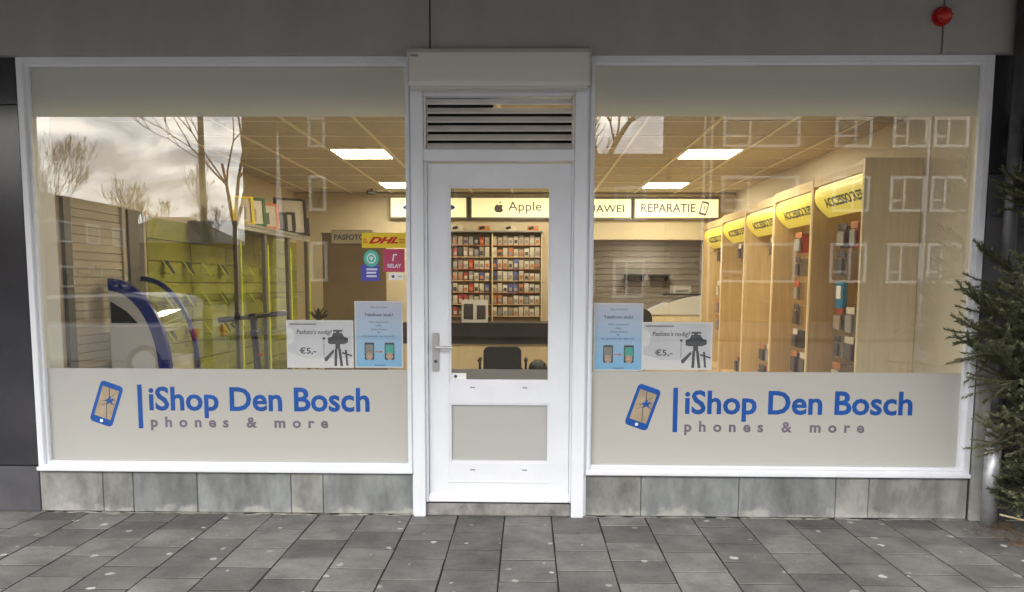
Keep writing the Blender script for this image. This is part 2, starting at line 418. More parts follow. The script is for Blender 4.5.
# dark glossy panels at both ends
for (a, b, z0, z1, mt) in [(-4.30, -3.222, .312, 2.628, 'dark_panel'), (-4.30, -3.222, 2.636, 2.928, 'dark_panel'), (-4.30, -3.222, .0, .304, 'dark_panel_matt'),
                           (2.868, 3.8, .0, 2.20, 'dark_panel_matt'), (2.868, 3.8, 2.208, 2.928, 'dark_panel')]:
    ob('wall_panel', B(a, b, .0, .05, z0, z1), mt, shop, bevel=.003)
ob('side_wall', B(-6.0, -3.222, .06, .33, 0, 2.93), 'white_paint', shop); ob('side_wall', B(2.868, 6.0, .06, .33, 0, 2.93), 'right_wall', shop)
ob('concrete_pier', B(2.866, 2.975, -.03, .0, .0, 1.15), 'concrete', shop, bevel=.006)
# plinth slabs
for xs in ([-3.221, -2.799, -2.598, -2.171, -1.547, -1.335, -.735], [.383, .752, 1.388, 2.014, 2.227, 2.861]):
    ob('plinth_core', B(xs[0], xs[-1], .02, .3, .0, .275), 'mortar', shop)
    for i in range(len(xs)-1):
        mt = 'slab_blue' if round(xs[i], 2) in (-2.6, -2.17, -1.33, 1.39, .75) else 'slab_grey'
        ob('stone_slab', B(xs[i]+.002, xs[i+1]-.002, .0+rnd.uniform(0, .004), .02, .004, .278), mt, shop, bevel=.003)
for a, b in ((-3.2, -.77), (.42, 2.85)):
    ob('bulkhead', B(a+.03, b-.02, .095, .30, 2.632, 2.924), 'white_paint', shop)
    ob('window_board', B(a, b, .10, .42, .30, .33), 'white_paint', shop)

# ---------------------------------------------------------------- shop windows
def window(xa, xb, label, side):
    t = empty('shop_window', ((xa+xb)/2, .05, .285), label, 'window', 'shop windows either side of the door')
    z0, z1 = .287, 2.922
    fl, fr, ft = (.040, .020, .034) if side < 0 else (.020, .040, .034)
    for a, b in ((xa, xa+fl), (xb-fr, xb)): ob('frame_jamb', B(a, b, -.012, .09, z0, z1), 'white_paint', t, bevel=.003)
    ob('frame_head', B(xa+fl, xb-fr, -.012, .09, z1-ft, z1), 'white_paint', t, bevel=.003)
    ob('frame_sill', B(xa+fl, xb-fr, -.012, .09, z0, z0+ft), 'white_paint', t, bevel=.003)
    ob('sill_nose', B(xa-.004, xb+.004, -.030, -.0125, z0-.006, z0+.020), 'white_paint', t, bevel=.004)
    i0, i1 = xa+fl, xb-fr; bw = .020
    for a, b, q in ((i0, i0+bw, -1), (i1-bw, i1, 1)): ob('glazing_bead', B(a if q == side or q < 0 else b-.010, b if q == side or q > 0 else a+.010, .012, .0425, z0+ft, z1-ft), 'white_paint', t, bevel=.002)
    ob('glazing_bead', B(i0+.0102, i1-.0102, .0135, .0425, z0+ft, z0+ft+bw), 'white_paint', t, bevel=.002)
    ob('glazing_bead', B(i0+.0102, i1-.0102, .0135, .0425, z1-ft-bw, z1-ft), 'white_paint', t, bevel=.002)
    fw = ft; bl, br = (bw, .010) if side < 0 else (.010, bw)
    ob('glass_pane', B(i0+.004, i1-.004, .043, .047, z0+fw+.004, z1-fw-.004), 'glass', t)
    f = ob('frosted_film', B(i0+bl+.0005, i1-br-.0005, .0420, .0426, z0+fw+bw+.001, g(0, .960)[1]), 'film_low', t)
    ob('upper_film', B(i0+bl+.0005, i1-br-.0005, .0420, .0426, g(0, 2.555)[1], z1-fw-bw-.001), 'film_top', t)
    return t, f
winL, filmL = window(-3.215, -.742, 'wide shop window left of the door, sky mirrored in its glass', -1)
winR, filmR = window(.392, 2.857, 'wide shop window right of the door, with wooden accessory shelves behind', 1)

def shop_logo(film, px0, px1, bar, tx0, tx1, tz, cap, sx0, sx1, sz, scap):
    y = .0419
    # phone with cracked screen
    (a, zt), (b, zb) = g(px0, .889), g(px1, .566)
    cx, cz = (a+b)/2, (zt+zb)/2; th = R(-19); ca, sa = math.cos(th), math.sin(th)
    rot = lambda pts: [(cx+x*ca-z*sa, cz+x*sa+z*ca) for x, z in pts]
    W2, H2 = .0775, .142
    o = rot(rrect(-W2, W2, -H2, H2, .026)); i = rot(rrect(-W2+.020, W2-.020, -H2+.045, H2-.034, .002))
    lg = ob('phone_logo', MB().ring(o, i, 'y', y-.0012, y), 'blue_vinyl', film)
    ob('screen_print', MB().prism(rot(rrect(-W2+.020, W2-.020, -H2+.045, H2-.034, .002)), 'y', y-.0004, y), 'screen_tan', film)
    y2 = y-.0004
    mb = MB()
    def stroke(p, q, w_):
        (x1, z1), (x2, z2) = p, q; dx, dz = x2-x1, z2-z1; l = math.hypot(dx, dz); nx, nz_ = -dz/l*w_/2, dx/l*w_/2
        mb.prism(rot([(x1+nx, z1+nz_), (x1-nx, z1-nz_), (x2-nx, z2-nz_), (x2+nx, z2+nz_)]), 'y', y2-.0006, y2)
    for p, q, w_ in [((-.012, .106), (.006, .05), .006), ((.006, .05), (.0, .0), .005), ((0, 0), (.028, -.094), .005), ((.0, .02), (-.03, .012), .004), ((-.005, .0), (-.032, -.02), .003),
                     ((.02, .03), (.05, .042), .004), ((.025, .02), (.054, .006), .004), ((.012, .05), (.04, .085), .003)]: stroke(p, q, w_)
    ob('crack_lines', mb, 'ink', film)
    ob('splash', MB().prism(rot([(-.004, .03), (.012, .058), (.018, .038), (.040, .052), (.030, .026), (.042, .006), (.018, .014), (.004, -.006), (.004, .016), (-.02, .018)]), 'y', y2-.0007, y2), 'blue_vinyl', film)
    ob('home_button', MB().prism(rot(arc(0, -H2+.023, .011, .011, 0, 345, 23)), 'y', y-.0016, y), 'white_vinyl', film)
    (bx0, bz1), (bx1, bz0) = g(bar, .855), g(bar+.030, .566)
    ob('divider_bar', B(bx0, bx1, y-.0012, y, bz0, bz1), 'blue_vinyl', film)
    a, z = g(tx0, tz); b, _ = g(tx1, tz)
    write('iShop Den Bosch', a, b, z, cap, y, 'blue_vinyl', film, each=True, bold=.022)
    a, z = g(sx0, sz); b, _ = g(sx1, sz)
    write('phones & more', a, b, z, scap, y, 'mauve', film, each=True, bold=.03, space=1.9)
shop_logo(filmL, -2.866, -2.619, -2.536, -2.462, -1.017, .690, .155, -2.455, -1.290, .578, .068)
shop_logo(filmR, .622, .880, .945, 1.021, 2.472, .690, .152, 1.021, 2.172, .572, .068)

# stickers and posters in the windows
def sheet(name, x0, x1, z0, z1, y, mat, label, cat, th=.0015):
    (a, c), (b, d) = g(x0, z0), g(x1, z1)
    t = empty(name, ((a+b)/2, y, c), label, cat)
    ob('panel', B(a, b, y, y+th, c, d), mat, t)
    return t, a, b, c, d
t, a, b, c, d = sheet('dhl_sticker'.replace('dhl', 'parcel'), -1.051, -.771, 1.741, 1.835, .0478, 'yellow_plain', 'yellow sticker with slanted red DHL letters on left window', 'sticker')
write('DHL', a+.042, b-.046, c+.030, .040, .0476, 'red_text', t, bold=.05, shear=.45, thick=.001)
for k in range(3): ob('stripe', B(a+.006, a+.038-.003*k, .0470, .0476, c+.030+k*.011, c+.035+k*.011), 'red_text', t); ob('stripe', B(b-.040-.003*k, b-.006, .0470, .0476, c+.030+k*.011, c+.035+k*.011), 'red_text', t)
a, z = g(-.992, 1.674)
t = empty('round_sticker', (a, .0478, z-.054), 'round turquoise sticker below the yellow parcel sticker', 'sticker')
ob('disc', MB().prism(arc(a, z, .049, .054, 0, 350, 28), 'y', .0478, .0490), 'teal', t)
ob('ring_mark', MB().ring(arc(a, z, .030, .032, 0, 350, 20), arc(a, z, .023, .025, 0, 350, 20), 'y', .0472, .0477), 'white_vinyl', t); ob('centre_mark', MB().prism([(a-.012, z+.006), (a, z+.014), (a+.012, z+.006), (a, z-.016)], 'y', .0472, .0477), 'white_vinyl', t)
t, a, b, c, d = sheet('violet_sticker', -1.060, -.940, 1.531, 1.633, .0484, 'violet', 'violet blue square sticker under the round turquoise one', 'sticker')
for k, ww in enumerate((.07, .062, .066)): ob('text_line', B(a+.036, a+.036+ww, .0476, .0482, d-.034-.022*k, d-.022-.022*k), 'poster_top', t)
t, a, b, c, d = sheet('pink_sticker', -.918, -.779, 1.589, 1.734, .0478, 'pink', 'dark pink square sticker beside the door frame', 'sticker')
write('RELAY', a+.030, b-.022, c+.028, .024, .0476, 'poster_top', t, bold=.03, thick=.0006)
mb = MB(); mb.prism([(a+.060, c+.07), (a+.068, c+.068), (a+.074, c+.105), (a+.092, c+.106), (a+.09, c+.116), (a+.066, c+.114)], 'y', .0470, .0476); ob('emblem', mb, 'poster_top', t)
t, a, b, c, d = sheet('white_sticker', -.882, -.786, 1.538, 1.582, .0478, 'white_vinyl', 'small white rectangular sticker below the pink sticker', 'sticker')
ob('dot_mark', MB().prism(arc(a+.028, (c+d)/2, .010, .010, 0, 330, 11), 'y', .0472, .0477), 'ink', t); ob('text_line', B(a+.058, b-.012, .0472, .0477, c+.02, c+.026), 'pack3', t)

def photo_poster(x0, x1, z0, z1, label):
    t, a, b, c, d = sheet('passport_photo_poster', x0, x1, z0, z1, .0525, 'poster_grey', label, 'poster', .004)
    y = .0523; w_, h = b-a, d-c; X = lambda u: a+u*w_; Z = lambda v: c+v*h
    for q in ((X(0), X(1), Z(.97), d), (X(0), X(1), c, Z(.03)), (X(0), X(.02), Z(.03), Z(.97)), (X(.98), X(1), Z(.03), Z(.97))): ob('white_border', B(q[0], q[1], y-.0006, y, q[2], q[3]), 'poster_white', t)
    ob('backdrop', MB().prism([(X(.02), Z(.03)), (X(.98), Z(.03)), (X(.98), Z(.20)), (X(.30), Z(.20)), (X(.02), Z(.32))], 'y', y-.0003, y), 'poster_white', t)
    ob('umbrella_print', MB().prism([(X(.021), Z(.5))]+[(X(.021)+.10*w_*math.cos(R(k)), Z(.66)+.2*h*math.sin(R(k))) for k in range(-60, 70, 15)]+[(X(.021), Z(.84))], 'y', y-.0005, y), 'poster_white', t)
    ob('rail_print', B(X(.05), X(.45), y-.0005, y, Z(.90), Z(.93)), 'pack7', t)
    write("Pasfoto's nodig?", X(.15), X(.68), Z(.71), .095*h, y, 'ink', t, thick=.0008, bold=.01, shear=.15)
    write('\u20ac5,-', X(.19), X(.44), Z(.30), .13*h, y, 'ink', t, thick=.0008, bold=.02)
    mb = MB(); P = lambda pts: mb.prism([(X(u), Z(v)) for u, v in pts], 'y', y-.0011, y-.0001)
    P([(.62, .52), (.66, .50), (.86, .50), (.92, .54), (.92, .63), (.86, .66), (.83, .74), (.70, .74), (.68, .66), (.62, .63)])
    P([(.70, .76), (.84, .76), (.84, .80), (.70, .80)]); P([(.74, .74), (.79, .74), (.79, .76), (.74, .76)])
    P([(.73, .40), (.80, .40), (.80, .50), (.73, .50)]); P([(.72, .40), (.76, .40), (.75, .04), (.71, .04)]); P([(.77, .40), (.81, .40), (.84, .04), (.80, .04)])
    P([(.71, .34), (.70, .39), (.56, .20), (.57, .14), (.60, .14)]); P([(.83, .30), (.98, .24), (.98, .27), (.83, .34)]); P([(.87, .38), (.90, .38), (.92, .05), (.89, .05)])
    ob('camera_print', mb, 'ink', t)
    ob('stand_print', B(X(.553), X(.562), y-.0011, y-.0001, Z(.25), Z(.60)), 'pack7', t); ob('stand_head_print', B(X(.54), X(.58), y-.0011, y-.0001, Z(.60), Z(.64)), 'ink', t)
for o_ in [o for o in C.objects if o.name.split('.')[0].endswith('_sticker')]: o_.location.y -= .0064; WL[o_].y -= .0064     # stuck on the outside of the glass
photo_poster(-1.551, -1.118, .970, 1.279, 'grey and white photo poster with camera and price in left window')
photo_poster(.738, 1.188, .970, 1.276, 'grey and white photo poster with camera and price in right window')
def phone_poster(x0, x1, z0, z1, label):
    t, a, b, c, d = sheet('repair_poster', x0, x1, z0, z1, .0570, 'poster_blue', label, 'poster', .004)
    m = bpy.data.materials.get('poster_fade')
    if not m:
        m = bpy.data.materials.new('poster_fade'); m.use_nodes = True; tn = m.node_tree; p = tn.nodes['Principled BSDF']
        gm = tn.nodes.new('ShaderNodeNewGeometry'); sx = tn.nodes.new('ShaderNodeSeparateXYZ'); mr = tn.nodes.new('ShaderNodeMapRange'); cr = tn.nodes.new('ShaderNodeValToRGB')
        tn.links.new(gm.outputs['Position'], sx.inputs[0]); tn.links.new(sx.outputs[2], mr.inputs[0]); mr.inputs[1].default_value = .97; mr.inputs[2].default_value = 1.41
        tn.links.new(mr.outputs[0], cr.inputs[0]); cr.color_ramp.elements[0].color = (.24, .62, 1, 1); cr.color_ramp.elements[1].color = (.74, .78, .95, 1); tn.links.new(cr.outputs[0], p.inputs['Base Color']); p.inputs['Roughness'].default_value = .5
    y = .0568; w_, h = b-a, d-c; X = lambda u: a+u*w_; Z = lambda v: c+v*h
    pr = ob('print', B(X(.025), X(.975), y-.0004, y, Z(.018), Z(.982)), None, t); pr.data.materials.append(m); y -= .0004
    t.children[0].data.materials[0] = MATS['poster_white']
    write('iShop Den Bosch', X(.33), X(.68), Z(.895), .028*h, y, 'mauve', t, thick=.0005)
    write('Telefoon stuk?', X(.20), X(.80), Z(.775), .045*h, y, 'ink_blue', t, thick=.0006, bold=.02)
    for v, s, u0, u1 in ((.675, 'Wij repareren', .29, .71), (.62, 'alle', .44, .56), (.565, 'merken', .34, .68), (.52, '&', .47, .53), (.465, 'met garantie op reparatie', .15, .83)):
        write(s, X(u0), X(u1), Z(v), .028*h, y, 'ink_blue', t, thick=.0005)
    for u in (.20, .62):
        ph = ob('phone_print', MB().prism(rrect(X(u), X(u+.20), Z(.12), Z(.38), .006), 'y', y-.0008, y), 'ink', t)
        ob('screen_print', B(X(u+.02), X(u+.18), y-.0012, y-.0009, Z(.21), Z(.35)), 'teal' if u > .5 else 'pack7', t)
        ob('hand_print', MB().prism(arc(X(u+.10), Z(.175), .07*w_, .055*h, 0, 340, 17), 'y', y-.0017, y-.0013), 'pack0', t)
        ob('mark_print', MB().ring(arc(X(u+.10), Z(.175), .05*w_, .04*h, 0, 340, 17), arc(X(u+.10), Z(.175), .035*w_, .028*h, 0, 340, 17), 'y', y-.0021, y-.0018), 'orange', t)
    ob('arrow_print', MB().prism([(X(.43), Z(.235)), (X(.52), Z(.235)), (X(.52), Z(.22)), (X(.58), Z(.242)), (X(.52), Z(.265)), (X(.52), Z(.25)), (X(.43), Z(.25))], 'y', y-.0008, y), 'orange', t)
    ob('text_line', B(X(.40), X(.62), y-.0005, y, Z(.035), Z(.046)), 'ink_blue', t)
phone_poster(-1.109, -.798, .972, 1.403, 'light blue phone repair poster standing in the left window')
phone_poster(.429, .745, .961, 1.396, 'light blue phone repair poster standing in the right window')

# ---------------------------------------------------------------- door, frame, louvre, shutter housing
df = empty('door_frame', (-.17, .04, 0), 'white door frame with louvred vent above the shop door', 'door frame')
for s, (a, b, c_, d_) in enumerate(((-.730, -.653, 0, 0), (.294, .374, 0, 0))):
    ob('jamb', B(a, b, -.04, .10, .0, 2.735), 'white_paint', df, bevel=.004)
ob('jamb_strip', B(-.652, -.636, -.01, .09, .09, 2.28), 'white_paint', df, bevel=.002); ob('jamb_strip', B(.281, .293, -.01, .09, .09, 2.28), 'white_paint', df, bevel=.002)
ob('head_rail', B(-.652, .293, -.03, .09, 2.678, 2.735), 'white_paint', df, bevel=.003)
ob('transom', B(-.652, .293, -.035, .09, 2.281, 2.350), 'white_paint', df, bevel=.003)
for i in range(6):
    z = 2.372+i*.0545
    mb = MB().prism([(-.005, z-.012), (.0, z-.016), (.050, z+.026), (.045, z+.030)], 'x', -.634, .280)
    ob('louvre_slat', mb, 'slat_paint', df)
for x in (-.651, .2805): ob('louvre_cheek', B(x, x+.0115, -.012, .08, 2.352, 2.677), 'slat_paint', df)
ob('vent_shade_sheet', B(-.638, .279, .088, .094, 2.351, 2.600), 'gap_dark', df); ob('vent_shade_sheet', B(-.638, -.22, .0885, .0945, 2.601, 2.677), 'gap_dark', df)  # dark sheets added behind the slats so the gaps look shaded
for a, b in ((-.7415, -.7305), (.3745, .3915)): ob('filler_strip', B(a, b, .0, .088, .0, 2.735), 'white_paint', df)
sh = empty('shutter_housing', (-.18, -.06, 2.70), 'grey metal roller shutter box mounted above the louvred vent', 'shutter box')
pf = lambda e: [(-.118, 2.712-e), (-.132-e, 2.735), (-.132-e, 2.905), (-.108, 2.936+e), (-.057, 2.936+e), (-.057, 2.712-e)]
ob('box', MB().prism(pf(0), 'x', -.724, .370), 'housing_paint', sh, bevel=.003)
for a, b in ((-.733, -.725), (.371, .379)): ob('end_cap', MB().prism(pf(.003), 'x', a, b), 'housing_paint', sh, bevel=.002)
ob('bottom_rail', B(-.715, .362, -.11, -.058, 2.700, 2.711), 'housing_paint', sh)
ob('maker_plate', B(-.712, -.664, -.1345, -.1325, 2.882, 2.896), 'pack7', sh)

dr = empty('entrance_door', (-.17, .06, .1), 'white shop door with tall glass pane and frosted lower panel', 'door')
Y0, Y1 = .022, .065
dx0, dx1, dz0, dz1 = -.633, .279, .112, 2.272
gx0, gx1 = -.500, .150
for a, b in ((dx0, gx0), (gx1, dx1)): ob('stile', B(a, b, Y0, Y1, dz0, dz1), 'white_paint', dr, bevel=.003)
for a, b in ((2.132, dz1), (.740, .884), (dz0, .347)): ob('rail', B(gx0, gx1, Y0+.001, Y1-.001, a, b), 'white_paint', dr, bevel=.002)
for (a, b) in ((.884, 2.132), (.347, .740)):
    for q in ((gx0, gx0+.012, a, b), (gx1-.012, gx1, a, b), (gx0+.012, gx1-.012, a, a+.012), (gx0+.012, gx1-.012, b-.012, b)): ob('bead', B(q[0], q[1], Y0+.006, Y0+.022, q[2], q[3]), 'white_paint', dr, bevel=.002)
ob('glass_pane', B(gx0+.003, gx1-.003, Y0+.0225, Y0+.0265, .887, 2.129), 'glass_door', dr)
ob('frosted_strip', B(gx0+.004, gx1-.004, Y0+.0285, Y0+.0292, .888, .962), 'film_low', dr)
ob('frosted_panel', B(gx0+.003, gx1-.003, Y0+.0225, Y0+.0285, .350, .737), 'film_low', dr)
ob('panel_backing', B(gx0+.003, gx1-.003, Y0+.034, Y0+.038, .350, .737), 'beige_wall', dr)
ob('weather_bar', MB().prism([(-.022, .095), (-.022, .110), (.021, .150), (.021, .095)], 'x', -.634, .280), 'white_paint', dr, bevel=.003)
ob('kick_line', B(-.50, .15, Y0-.0045, Y0, .216, .222), 'white_paint', dr)
hd = ob('handle', B(-.609, -.565, Y0-.009, Y0, .947, 1.200), 'metal', dr, bevel=.004)
ob('lever', MB().tube([(-.587, Y0-.008, 1.11), (-.587, Y0-.05, 1.11), (-.57, Y0-.056, 1.11), (-.475, Y0-.056, 1.108)], .009, 10), 'metal', hd, smooth=True)
ob('lock_cylinder', MB().tube([(-.587, Y0-.016, 1.015), (-.587, Y0-.008, 1.015)], .011, 12), 'galv_dark', hd)
for x in (-.35, -.01):
    for z in (.845, .30): ob('vent_slot', B(x-.016, x+.016, Y0-.003, Y0, z-.004, z+.004), 'pack7', dr)
t = empty('door_sticker', (-.44, .05, .888), 'small white sticker in the bottom corner of the door glass', 'sticker')
ob('panel', B(-.495, -.392, Y0+.0205, Y0+.0215, .892, .936), 'white_vinyl', t); ob('dot_mark', MB().prism(arc(-.462, .914, .011, .011, 0, 330, 11), 'y', Y0+.0195, Y0+.0202), 'ink', t)
st = empty('door_step', (-.17, .05, 0), 'worn stone doorstep under the white shop door', 'step')
ob('stone', B(-.651, .292, -.012, .2, .0, .082), 'step_stone', st, bevel=.006)
ob('seal', B(-.651, .292, -.005, .1, .0825, .095), 'gap_dark', st)

# red alarm lamp on the fascia
t = empty('alarm_lamp', (2.515, -.056, 3.09), 'round red alarm lamp on the grey fascia panel', 'lamp')
ob('base', MB().tube([(2.49, -.056, 3.128), (2.49, -.075, 3.128)], .056, 20), 'red', t)
ob('dome', MB().tube([(2.49, -.0755, 3.128), (2.49, -.095, 3.128), (2.49, -.115, 3.128), (2.49, -.125, 3.128)], [.048, .046, .034, .012], 20), 'red', t, smooth=True)
for k in range(8):
    a = math.pi*2*k/8; ob('rib', MB().tube([(2.49+.050*math.cos(a), -.0755, 3.128+.050*math.sin(a)), (2.49+.038*math.cos(a), -.115, 3.128+.038*math.sin(a))], .004, 6), 'red', t)

# ---------------------------------------------------------------- shop interior: shell
XL, XR, YB, ZC = -3.32, 2.93, 6.1, 2.80
struct('room_floor', B(XL-.1, XR+.4, .34, 9.0, -.12, .0), 'floor')
struct('wall_left', B(XL-.12, XL, .33, YB, .0, 3.0), 'beige_wall')
struct('wall_right', B(XR, XR+.12, .33, YB, .0, 3.0), 'right_wall')
mb = MB().box(XL, .90, YB, YB+.12, 0, 3.0).box(2.52, XR, YB, YB+.12, 0, 3.0).box(.90, 2.52, YB, YB+.12, 2.15, 3.0)
struct('wall_back', mb, 'beige_wall')
for x0, x1 in ((-3.32, -3.20), (2.86, 2.93)): pass
cei = struct('ceiling', B(XL, XR, .32, YB, 2.835, 2.87), 'ceiling_tile')
GX = [1.5+.57*k for k in range(-9, 4)]; GYs = [.1+.6*k for k in range(0, 11)]
lights = [(1.5, 2.5), (1.5, 4.9), (-1.92, 2.5), (-1.92, 4.9), (-.21, 2.5), (-.21, 4.9)]
tl = {}
for i in range(len(GX)-1):
    for j in range(len(GYs)-1):
        x, y = GX[i], GYs[j]
        if any(abs(x-a) < .01 and abs(y-b) < .01 for a, b in lights): continue
        x0, x1, y0, y1 = max(x, XL)+.008, min(x+.57, XR)-.008, max(y, .33)+.008, min(y+.6, YB)-.008
        if x1-x0 < .05 or y1-y0 < .05: continue
        key = (round(x1-x0, 3), round(y1-y0, 3))
        if key not in tl:
            tl[key] = B(0, key[0], 0, key[1], 0, .015).mesh('ceiling_tile'); tl[key].materials.append(MATS['ceiling_tile'])
        inst('ceiling_panel', tl[key], cei, (x0, y0, ZC+.002))
for x in GX:
    if XL < x < XR: ob('ceiling_bar', B(x-.014, x+.014, .33, YB, ZC-.008, ZC+.0005), 'ceiling_bar', cei)
for y in GYs:
    if .33 < y < YB: ob('ceiling_bar', B(XL, XR, y-.010, y+.010, ZC-.0045, ZC+.0015), 'ceiling_bar', cei)
names = {(1.5, 2.5): 'square ceiling light panel nearest the window above the accessory shelves', (1.5, 4.9): 'square ceiling light panel far back in front of the repair sign',
         (-1.92, 2.5): 'square ceiling light panel nearest the left shop window', (-1.92, 4.9): 'square ceiling light panel far back in left half of shop',
         (-.21, 2.5): 'square ceiling light panel nearest the door, glimpsed through the vent', (-.21, 4.9): 'square ceiling light panel far back on the door axis'}
for (x, y) in lights:
    t = empty('ceiling_light', (x+.285, y+.3, ZC-.01), names[(x, y)], 'ceiling light', 'square light panels in the shop ceiling')
    ob('light_frame', MB().ring(rrect(x+.012, x+.558, y+.012, y+.588, .004, 1), rrect(x+.03, x+.54, y+.03, y+.57, .003, 1), 'z', ZC-.010, ZC+.02), 'ceiling_bar', t)
    ob('diffuser', B(x+.031, x+.539, y+.031, y+.569, ZC-.004, ZC+.01), 'lamp_face', t)

# light box signs on the back wall
def sign(x0, x1, z0, z1, label):
    t = empty('light_box_sign', ((x0+x1)/2, YB-.05, z0), label, 'sign', 'light box signs along the back wall')
    ob('case', B(x0-.02, x1+.02, YB-.09, YB-.002, z0-.02, z1+.02), 'cabinet_grey', t, bevel=.004)
    ob('face', B(x0, x1, YB-.1, YB-.0905, z0, z1), 'sign_face', t)
    return t
yS = YB-.1003
t = sign(-1.93, -.865, 2.455, 2.72, 'lit sign with blue oval, leftmost of the back wall signs')
ob('oval_mark', MB().prism(arc(-1.39, 2.588, .37, .07, 0, 350, 30), 'y', yS-.002, yS), 'blue_vinyl', t)
t = sign(-.785, .315, 2.455, 2.72, 'lit Apple sign seen through the door glass')
write('Apple', -.27, .20, 2.545, .125, yS, 'sign_text', t, thick=.002)
cx, cz, s_ = -.40, 2.575, .066
body = []
for k in range(48):
    a = 2*math.pi*k/48; r = 1+.06*math.cos(2*a)
    x, z = math.cos(a)*r*.92, math.sin(a)*r*.98
    if z > .6: z -= .22*math.exp(-(x/.28)**2)
    if z < -.6: z += .12*math.exp(-(x/.25)**2)
    d_ = math.hypot(x-1.18, z-.12)
    if d_ < .52 and d_ > 1e-6: x, z = 1.18+(x-1.18)*.52/d_, .12+(z-.12)*.52/d_
    body.append((cx+x*s_, cz+z*s_))
ob('apple_mark', MB().prism(body, 'y', yS-.002, yS), 'sign_text', t)
ob('leaf_mark', MB().prism([(cx+.004, cz+.068), (cx+.010, cz+.092), (cx+.030, cz+.102), (cx+.026, cz+.080)], 'y', yS-.002, yS), 'sign_text', t)
t = sign(.385, 1.455, 2.455, 2.705, 'lit Huawei sign beside the door frame')
write('HUAWEI', .74, 1.36, 2.525, .10, yS, 'sign_text', t, thick=.002, bold=.01)
t = sign(1.515, 2.68, 2.455, 2.705, 'lit Reparatie sign above the repair room opening')
write('REPARATIE', 1.60, 2.36, 2.530, .115, yS, 'sign_text_violet', t, thick=.002, bold=.012)
ca, sa = math.cos(R(-15)), math.sin(R(-15)); rr = lambda p: [(2.48+x*ca-z*sa, 2.58+x*sa+z*ca) for x, z in p]
ob('phone_mark', MB().ring(rr(rrect(-.052, .052, -.095, .095, .018)), rr(rrect(-.038, .038, -.065, .072, .008)), 'y', yS-.002, yS), 'sign_text_violet', t)
ob('crack_mark', MB().prism(rr([(-.03, .06), (.004, .01), (-.01, .0), (.025, -.05), (.0, -.01), (.018, .008)]), 'y', yS-.002, yS), 'sign_text_violet', t)
ob('sign_rail', B(XL, XR-.01, YB-.06, YB-.001, 2.745, 2.79), 'beige_wall', bpy.data.objects['wall_back'])

